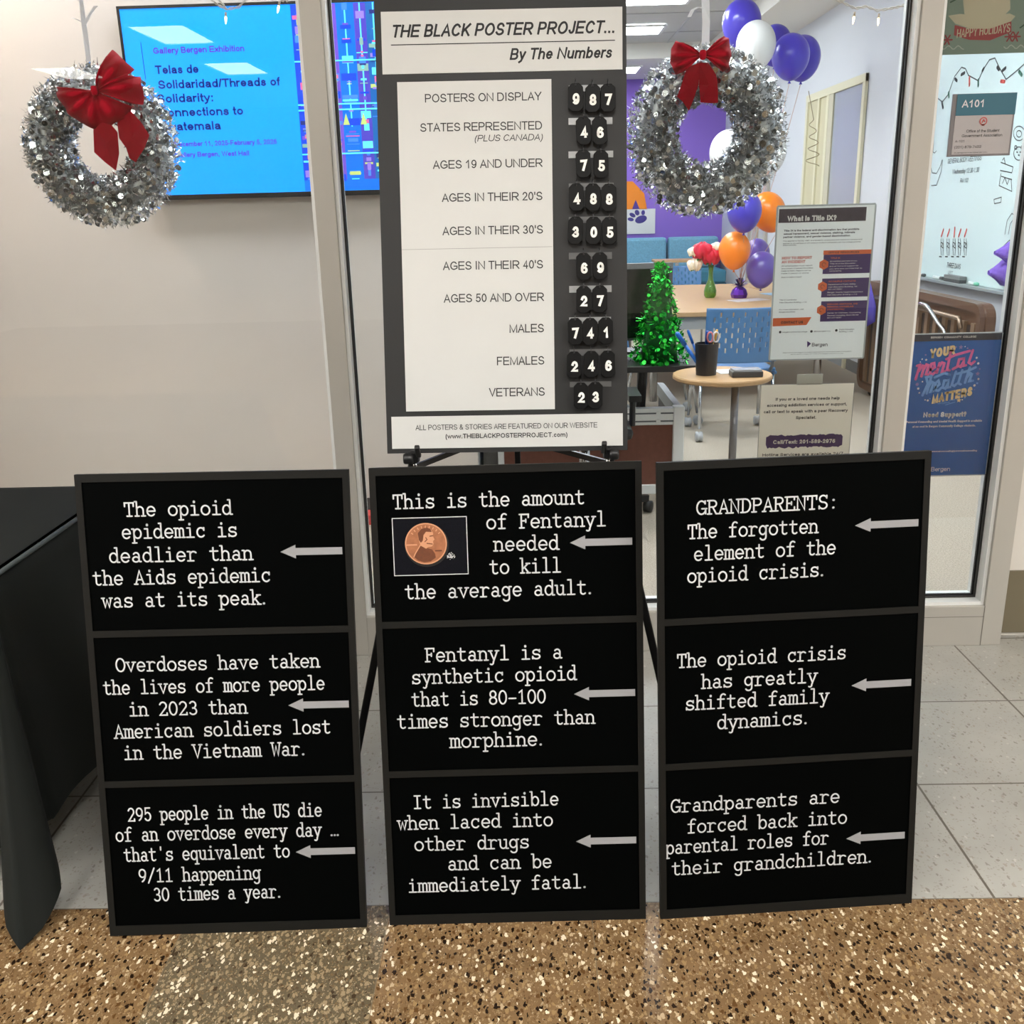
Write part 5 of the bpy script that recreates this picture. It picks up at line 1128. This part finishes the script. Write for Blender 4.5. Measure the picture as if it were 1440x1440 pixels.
M_rose = mat('crimson_petal', (206, 14, 56), .55); M_wh = mat('cream_petal', (238, 226, 204), .55)
flower('flower', 'large crimson flower, upper left of the bouquet in the green vase', 988, 353, .085, M_rose, 1)
flower('flower.001', 'crimson flower at the right of the vase bouquet, slightly lower', 1000, 360, .08, M_rose, 2)
flower('flower.002', 'cream flower hanging low at the left of the vase bouquet', 977, 372, .06, M_wh, 3)
flower('flower.003', 'cream flower high at the left edge of the vase bouquet', 975, 354, .045, M_wh, 4)
flower('flower.004', 'cream flower at the upper right of the bouquet, beside the orange balloon', 1008, 348, .05, M_wh, 5)

# balloons on their weight
bw0 = at_z(1040, 419, .7305) + Vector((0, .02, 0))
wt = thing('balloon_weight', 'purple foil balloon weight with a frilly top on the maple table', 'balloon weight', bw0)
MB().lathe([(0, 0), (.065, 0), (.075, .03), (.06, .07), (.03, .095), (0, .1)], bw0, 10).build('foil_pack', mat('purple_foil', (104, 40, 178), .2, .7), wt, world=True)
fr = MB(); rnd = random.Random(4)
for k in range(60):
    a = rnd.random()*6.28; el = rnd.uniform(.1, 1.4); d = Vector((cos(a)*cos(el), sin(a)*cos(el), sin(el))); p = bw0 + Vector((0, 0, .09)); s = d.cross(Vector((0, 0, 1))).normalized()*.01
    e = p + d*rnd.uniform(.05, .085); fr.add([p-s*.4, p+s*.4, e+s, e-s], [(0, 1, 2, 3)])
fr.build('foil_frill', mat('dark_purple_foil', (64, 30, 130), .25, .7), wt, world=True)
def balloon(label, px, py, wpx, col, Y, tilt=(0, 0), knot='ribbon', flip=0):
    c = at_y(px, py, Y); r = wpx/2/CF*(c-CAMP).dot(CFW)
    ax = Vector((tilt[0], tilt[1], 1)).normalized()
    M = Vector((0, 0, 1)).rotation_difference(ax).to_matrix()
    b = c + M @ Vector((0, 0, -r*1.36))
    t = thing('balloon', label, 'balloon', b, 'party balloons tied to one weight')
    prof = []
    for k in range(23):
        a = -pi/2 + pi*k/22; rr = cos(a); z = sin(a)
        if z < 0: prof.append((r*rr*(1-.10*(-z)**2), z*r*1.28))
        else: prof.append((r*rr, z*r*1.12))
    prof[0] = (r*.05, prof[0][1])
    MB().lathe(prof, c, 32, M=M).build('skin', M_balloon[col], t, world=True, smooth=True)
    MB().lathe([(r*.05, -r*1.26), (r*.04, -r*1.31), (r*.10, -r*1.40), (0, -r*1.38)], c, 10, M=M).build('knot', M_balloon[col], t, world=True, smooth=True)
    e = bw0 + Vector((random.uniform(-.01, .01), random.uniform(-.01, .01), .1))
    P = [b.lerp(e, k/10) + Vector((.015*sin(k/10*pi), 0, 0)) for k in range(11)]
    MB().tube(P, .0022, 5).build('ribbon', mat('copper_curling_ribbon', (196, 150, 120), .4), t, world=True, smooth=True)
    return t, b
balloon('large bright purple balloon at the top of the bunch, cut by picture top', 1043, 31, 54, 'purple', 8.85)
balloon('white balloon high in the bunch, in front of the top purple one', 1063, 62, 55, 'white', 8.4)
balloon('dark purple balloon peeping out behind the high white one', 1090, 62, 46, 'purple', 9.2)
balloon('purple balloon at the upper right of the bunch, in front of its twin', 1112, 78, 52, 'purple', 8.6)
t5, b5 = balloon('purple balloon at the far upper right, behind its twin', 1128, 80, 51, 'purple', 8.95)
cr = MB(); P = []
for k in range(90):
    f = k/89; c = at_y(1141+3*sin(f*3), 168+66*f, 8.6); P.append(c + Vector((.045*(.4+.9*f)*cos(f*25), .03*sin(f*25), 0)))
P = [at_y(1137, 128, 8.7), at_y(1141, 150, 8.66)] + P
cr.tube(P, .003, 5).build('curly_ribbon', mat('bronze_ribbon', (140, 124, 96), .35, .5), t5, world=True, smooth=True)
balloon('white balloon seen through the right wreath opening', 1025, 214, 54, 'white', 9.1)
balloon('white balloon half hidden by the right side of the right wreath', 1078, 213, 54, 'white', 8.8)
balloon('purple balloon just below the right wreath', 1047, 296, 48, 'purple', 8.3)
balloon('orange balloon right of the purple one, next to the flyer', 1080, 297, 48, 'orange', 8.6, (-.45, 0))
balloon('orange balloon beside the flowers, lowest orange one', 1033, 351, 44, 'orange', 8.45)
balloon('violet balloon behind the lowest orange one', 1064, 356, 36, 'violet', 8.9)
balloon('violet balloon low at the right, touching the flyer edge', 1071, 378, 43, 'violet', 8.55)
pa = MB().obox(at_z(1052, 422, .7322), (.15, .07, 0), (-.03, .09, 0), (0, 0, .0012)).build('leaflet', mat('printed_leaflet', (206, 196, 196), .5, noise=.3, nscale=18)); tag(pa, 'printed leaflet lying on the table below the low violet balloon', 'leaflet')
pb = MB().obox(at_z(1078, 414, .7322) + Vector((.12, .05, 0)), (.13, .05, 0), (-.03, .1, 0), (0, 0, .0012)).build('folder', mat('pale_blue_folder', (140, 186, 220), .5)); tag(pb, 'pale blue folder on the table against the flyer edge', 'folder')

# sofa, small table and wall pictures at the back
so = thing('sofa', 'blue checked sofa along the purple wall', 'sofa', (1.5, 14.9, 0))
M_so = mat('blue_check_fabric', (116, 172, 198), .85, noise=.18, nscale=55); M_teal = mat('teal_fabric', (48, 122, 148), .85, noise=.1, nscale=30)
MB().box(-.1, 2.86, 14.35, 15.4, .08, .42).build('base', M_teal, so, world=True, bevel=.02)
MB().box(-.1, 2.86, 15.2, 15.42, .42, .95).build('back_frame', M_teal, so, world=True, bevel=.02)
xs = [(-.08, .62), (.64, 1.36), (1.38, 2.08), (2.11, 2.84)]
for a, b in xs:
    MB().box(a, b, 14.98, 15.2, .6, 1.04).build('back_cushion', M_so, so, world=True, bevel=.04)
    MB().box(a, b, 14.3, 14.98, .42, .6).build('seat_cushion', M_teal, so, world=True, bevel=.03)
for x in (-.05, 2.8): MB().box(x-.03, x+.03, 14.4, 14.46, 0, .08).build('foot', M_blackmetal, so, world=True)
lt = thing('laptop_table', 'narrow maple topped pedestal table before the blue sofa', 'table', (1.95, 12.9, 0))
p0 = at_y(919, 365.5, 12.9); p1 = at_y(985, 364, 12.9)
MB().box(p0.x, p1.x, 12.7, 13.1, p0.z-.03, p0.z).build('tabletop', M_wood, lt, world=True, bevel=.004)
MB().tube([((p0.x+p1.x)/2, 12.9, p0.z-.03), ((p0.x+p1.x)/2, 12.9, .02)], .025, 10).box(p0.x+.1, p1.x-.1, 12.75, 13.05, 0, .02).build('pedestal', M_chrome, lt, world=True)
t = thing('paw_sign', 'white sign with a purple paw print on the purple wall', 'sign', (1.6, YB-.02, 1.4))
PF = Frame(Matrix.Translation((0, YB-.03, 0)))
r = PF.rect(868, 294, 921.5, 329)
MB().box(r[0], r[1], YB-.02, YB-.001, r[2], r[3]).build('sheet', M_paper, t, world=True)
mb = MB(); PY2 = YB-.0215
def oval(cx, cy, rx, ry, rot):
    P = []
    for k in range(20):
        a = 2*pi*k/20; x, y = rx*cos(a), ry*sin(a); P.append(PF.L(cx+x*cos(rot)-y*sin(rot), cy+x*sin(rot)+y*cos(rot)))
    mb.poly(P[::-1], PY2)
for o in ((901.5, 308.5, 8.6, 5.2, -.35), (887, 308.5, 4.4, 2.6, .2), (889.5, 302.5, 4.6, 2.8, .5), (896, 299, 3.2, 4, -.4), (904.5, 299, 2.6, 3.6, .1)): oval(*o)
mb.build('paw_print', mat('deep_purple_print', (52, 44, 130), .6), t, world=True)
t = thing('pennant', 'orange and purple paper pennant above the paw sign', 'wall decoration', (1.5, YB-.02, 1.7))
MB().prism(PF.pts([(862, 294.5), (910, 294.5), (906, 272), (890, 255), (862, 255)]), YB-.02, YB-.001).build('orange_paper', mat('orange_paper', (240, 136, 20), .6), t, world=True)
MB().prism(PF.pts([(889, 294), (899.5, 294), (894, 281)]), YB-.024, YB-.0201).build('purple_triangle', mat('purple_paper', (70, 48, 140), .6), t, world=True)

# ------------------------------------------------------------------ side wall: whiteboard and below it
WX = XR2-.016
WF = side_frame(WX)
yl = [WF.L(1280, 386)[0]-.35, WF.L(1452, 412)[0]]
zb = WF.L(1350, 397)[1]
t = thing('whiteboard', 'white marker board with doodles on the side wall', 'whiteboard', WF.M @ Matrix.Translation((0, 0, 0)))
MB().box(yl[0], yl[1], .001, .0155, zb, 2.62).build('surface', mat('whiteboard_enamel', (206, 226, 226), .25), t)
MB().box(yl[0], yl[1], -.055, .001, zb-.022, zb-.001).build('marker_tray', mat('tray_aluminium', (160, 172, 172), .4, .4), t, bevel=.003)
mb = MB(); Y = -.0006; WMt = [mat('marker_black', (58, 62, 64), .6), mat('marker_red', (222, 92, 84), .6), mat('marker_green', (64, 120, 100), .6)]
def wp(l): return WF.pts([(1180+x*.3262, y*.3262) for x, y in l])
cnt = [0]
def dr(l, w=.006, c=0): cnt[0] += 1; stroke2d(mb, wp(l), w, Y-.000004*cnt[0], c)
dr([(422, 420), (445, 440), (470, 408), (498, 330), (528, 290), (545, 296), (558, 325), (600, 348), (622, 300), (648, 258), (672, 250), (690, 290), (720, 342), (760, 310), (800, 275)], .008)
for i, (x, y, dx, dy) in enumerate(((443, 440, 5, 24), (472, 400, 2, 18), (500, 340, 8, 8), (527, 322, 14, -8), (562, 335, 0, 32), (600, 345, 0, 24), (618, 305, 6, -10), (682, 290, 8, 10), (704, 305, 14, -12), (698, 350, 16, 2), (776, 308, 12, 16))): dr([(x, y), (x+dx, y+dy)], .022, (0, 2, 0, 0, 1, 2, 0, 0, 0, 1, 2)[i])
for i, x in enumerate((444, 470, 496, 519, 544)):
    for s in (-6, 6): dr([(x+s*.7, 1030), (x+s, 1060), (x+s*.6, 1100)], .007)
    dr([(x-5, 1045), (x+5, 1050), (x-4, 1062), (x+5, 1070)], .008); dr([(x-3, 1018), (x+3, 1000), (x+6, 990)] if i != 2 else [(x, 1020), (x+3, 982)], .018, 1)
    dr([(x-12, 1106), (x-2, 1107)], .008)
def wtext(s, x0, x1, y, cap, bold=0):
    a, z = wp([(x0, y)])[0]; b, z2 = wp([(x1, y)])[0]; c = wp([(x0, y-cap)])[0][1]-z
    tl = wp([(x1, y+ (x1-x0)*.17)])[0][1]; text_fit(mb, s, a, b, z-.004, c, Y-.0008, bold, .15)
wtext('GENERAL BODY MEETINGS', 468, 612, 703, 20); wtext('Wednesday 12:30-1:30', 488, 602, 748, 20); wtext('RM 102', 522, 556, 785, 18)
wtext('THREE DAYS', 464, 524, 1150, 22); wtext('LEFT', 470, 490, 1178, 14)
for cx, cy, r_ in ((775, 662, 22), (776, 575, 24), (776, 577, 11)): dr([(cx+r_*cos(2*pi*k/18), cy+r_*1.3*sin(2*pi*k/18)) for k in range(19)], .006)
for cx, cy in ((762, 636), (790, 636)): dr([(cx+6*cos(2*pi*k/10), cy+8*sin(2*pi*k/10)) for k in range(11)], .006)
for cx, cy in ((768, 655), (782, 655), (775, 668)): dr([(cx-2, cy), (cx+2, cy+2)], .009)
for l in ([(698, 700), (750, 720), (745, 745), (695, 735)], [(700, 760), (745, 775)], [(690, 800), (745, 825), (742, 770)], [(690, 800), (698, 750)], [(705, 690), (712, 680), (716, 705)], [(705, 790), (715, 765), (725, 795), (735, 770)], [(668, 860), (700, 850), (698, 872), (670, 878), (668, 860)], [(710, 1060), (735, 1035), (745, 1065), (720, 1085)], [(715, 1010), (725, 950), (745, 920), (760, 930)], [(730, 1010), (738, 965), (752, 945)]): dr(l, .006)
for l in ([(402, 625), (408, 612), (405, 655), (412, 660), (420, 650)], [(395, 715), (402, 745), (420, 748), (435, 720), (444, 690)], [(398, 800), (420, 798), (440, 740), (446, 690)]): dr(l, .006)
mb.build('drawings', WMt, t)
def on_tray(name, label, cat, xa, xb, y, hh, m, d=.03):
    a = WF.L(xa, y)[0]; b = WF.L(xb, y)[0]; z = zb-.0005
    t = thing(name, label, cat, WF.W((a+b)/2, z, -.03)); return t, a, b, z
t, a, b, z = on_tray('eraser', 'grey felt eraser on the whiteboard tray', 'eraser', 1337, 1360, 392, .05, None)
inv = WF.M
def wbox(mb, x0, x1, y0, y1, z0, z1):
    vs = [WF.W(x, zz, yy) for zz in (z0, z1) for yy in (y0, y1) for x in (x0, x1)]
    return mb.add(vs, [(0, 2, 3, 1), (4, 5, 7, 6), (0, 1, 5, 4), (2, 6, 7, 3), (0, 4, 6, 2), (1, 3, 7, 5)])
wbox(MB(), a, b, -.05, -.005, z, z+.022).build('felt', mat('dark_felt', (70, 74, 76), .9), t, world=True)
wbox(MB(), a, b, -.05, -.005, z+.022, z+.045).build('handle', mat('grey_eraser_back', (120, 126, 126), .6), t, world=True)
for i, (xa, xb, y, lab) in enumerate(((1296, 1306, 388, 'white marker at the left end of the whiteboard tray'), (1319, 1333, 391, 'white marker just left of the eraser on the tray'), (1369, 1381, 401, 'white marker right of the eraser on the tray'))):
    t, a, b, z = on_tray('whiteboard_marker', lab, 'marker', xa, xb, y, .03, None)
    MB().tube([WF.W(a, z+.013, -.03), WF.W(a+(b-a)*.68, z+.013, -.03)], .012, 10).build('barrel', mat('marker_white_barrel', (214, 224, 222), .4), t, world=True, smooth=True)
    MB().tube([WF.W(a+(b-a)*.7, z+.013, -.03), WF.W(b, z+.013, -.03)], .0115, 10).build('cap', mat('marker_dark_cap', (60, 66, 66), .4) if i < 2 else mat('marker_green_cap', (120, 200, 170), .4), t, world=True, smooth=True)
# purple paper flower hanging in front of the board
pf = at_x(1416, 371, 2.945); t = thing('paper_flower', 'purple paper flower on the whiteboard at the right jamb', 'paper flower', pf)
for j, (dy, dz, r_) in enumerate(((0, -.05, .085), (-.05, .07, .07))):
    mb = MB(); rnd = random.Random(j)
    for k in range(5):
        q = r_*(1-.17*k); n = 40
        G = [[pf + Vector((-.01-.014*k-.02*v, dy+q*cos(2*pi*i/n)*(1-.25*v)*(1+.06*sin(2*pi*i/n*5+k)), dz+q*sin(2*pi*i/n)*(1-.25*v)*(1+.06*sin(2*pi*i/n*5+k)))) for v in (0, 1, 2)] for i in range(n+1)]
        mb.grid(G, n+1, 3)
    mb.build('petals', mat('lilac_paper', (126, 92, 200), .7), t, world=True, smooth=True, solid=.002)
# brown folded table leaning on its edge under the board
BX = 2.70
BF = side_frame(BX)
x0, x1, zt, z0 = -8.02, -5.92, .9, .055
t = thing('folded_table', 'brown folding table standing on edge under the whiteboard', 'table', BF.M @ Matrix.Translation((0, 0, 0)))
def rrect(a, b, c, d, r, n=6):
    P = []
    for cx, cz, s in ((b-r, c+r, -90), (b-r, d-r, 0), (a+r, d-r, 90), (a+r, c+r, 180)):
        P += [(cx+r*cos(rad(s+90*k/n)), cz+r*sin(rad(s+90*k/n))) for k in range(n+1)]
    return P
M_brown = mat('brown_laminate', (92, 62, 43), .4, noise=.15, nscale=6)
MB().prism(rrect(x0, x1, z0, zt, .1), .02, .09).build('tabletop', M_brown, t, bevel=.01)
R1, R2 = rrect(x0, x1, z0, zt, .1), rrect(x0+.05, x1-.05, z0+.05, zt-.05, .06)
mb = MB(); n = len(R1)
mb.add([(p[0], -.01, p[1]) for p in R1] + [(p[0], -.01, p[1]) for p in R2] + [(p[0], .02, p[1]) for p in R1] + [(p[0], .02, p[1]) for p in R2],
       [(i, (i+1) % n, n+(i+1) % n, n+i) for i in range(n)] + [(i, 2*n+i, 2*n+(i+1) % n, (i+1) % n) for i in range(n)] + [(n+i, n+(i+1) % n, 3*n+(i+1) % n, 3*n+i) for i in range(n)])
mb.build('rim', mat('brown_edge_band', (86, 58, 42), .35), t)
for k in range(14):
    x = x0+.12+k*.142; MB().box(x, x+.05, -.002, .0199, z0+.06, zt-.12).build('underside_rib', mat('pale_brown_rib', (122, 96, 74), .5, noise=.2, nscale=5), t)
for k in range(13):
    x = x0+.18+k*.142; MB().box(x, x+.07, .012, .0198, z0+.06, zt-.14).build('underside_slot', mat('dark_brown_slot', (44, 30, 22), .6), t)
MB().tube([(x0+.1, -.04, zt-.1), (x1-.22, -.04, zt-.10), (x1-.18, -.04, zt-.16)], .014, 8).build('edge_tube', mat('bronze_tube', (150, 130, 112), .3, .7), t, smooth=True)
q = [WF.L(px, py) for px, py in ()]
lg = [BF.L(px, py, -.06) for px, py in ((1284, 430), (1296, 427), (1303, 430), (1312, 442), (1320, 455), (1328, 465), (1334, 482))]
MB().tube([(p[0], -.06, p[1]) for p in lg] + [(lg[-1][0]+.15, -.06, .1)], .014, 8).build('leg', M_chrome, t, smooth=True)
for x in (x0+.2, x1-.2): MB().lathe([(.02, -.02), (.03, -.015), (.03, .015), (.02, .02)], (x, .055, .03), 14, M=Matrix.Rotation(pi/2, 3, 'Y')).box(x-.012, x+.012, .045, .065, .03, .06).build('caster', M_blackplastic, t, smooth=True)
# purple cloth hung on its corner
CP = [(1240, 397), (1247, 396), (1248, 430), (1243, 452), (1233, 462), (1226, 473), (1221, 466), (1212.5, 463), (1214, 446), (1222, 430), (1231, 409)]
CFm = BF; P = CFm.pts(CP); mb = MB(); cx = sum(p[0] for p in P)/len(P); cz = sum(p[1] for p in P)/len(P)
G = []
for i in range(len(P)+1):
    p = P[i % len(P)]; G.append([Vector((cx+(p[0]-cx)*v/5, -.095-.03*sin(i*1.7)*v/5-.02*(1-v/5), cz+(p[1]-cz)*v/5)) for v in range(6)])
pcl = MB().grid([[BF.W(q.x, q.z, q.y) for q in g] for g in G], len(G), 6).build('cloth', mat('purple_cloth', (82, 70, 178), .8, noise=.12, nscale=12), smooth=True, solid=.004)
tag(pcl, 'purple cloth hung over the corner of the brown folded table', 'cloth')
rb = MB().box(-.86, -.70, 4.70, 4.80, .0, .05).build('red_folder', mat('red_card', (190, 70, 66), .5)); tag(rb, 'small red box on the carpet at the foot of the screen wall', 'box')
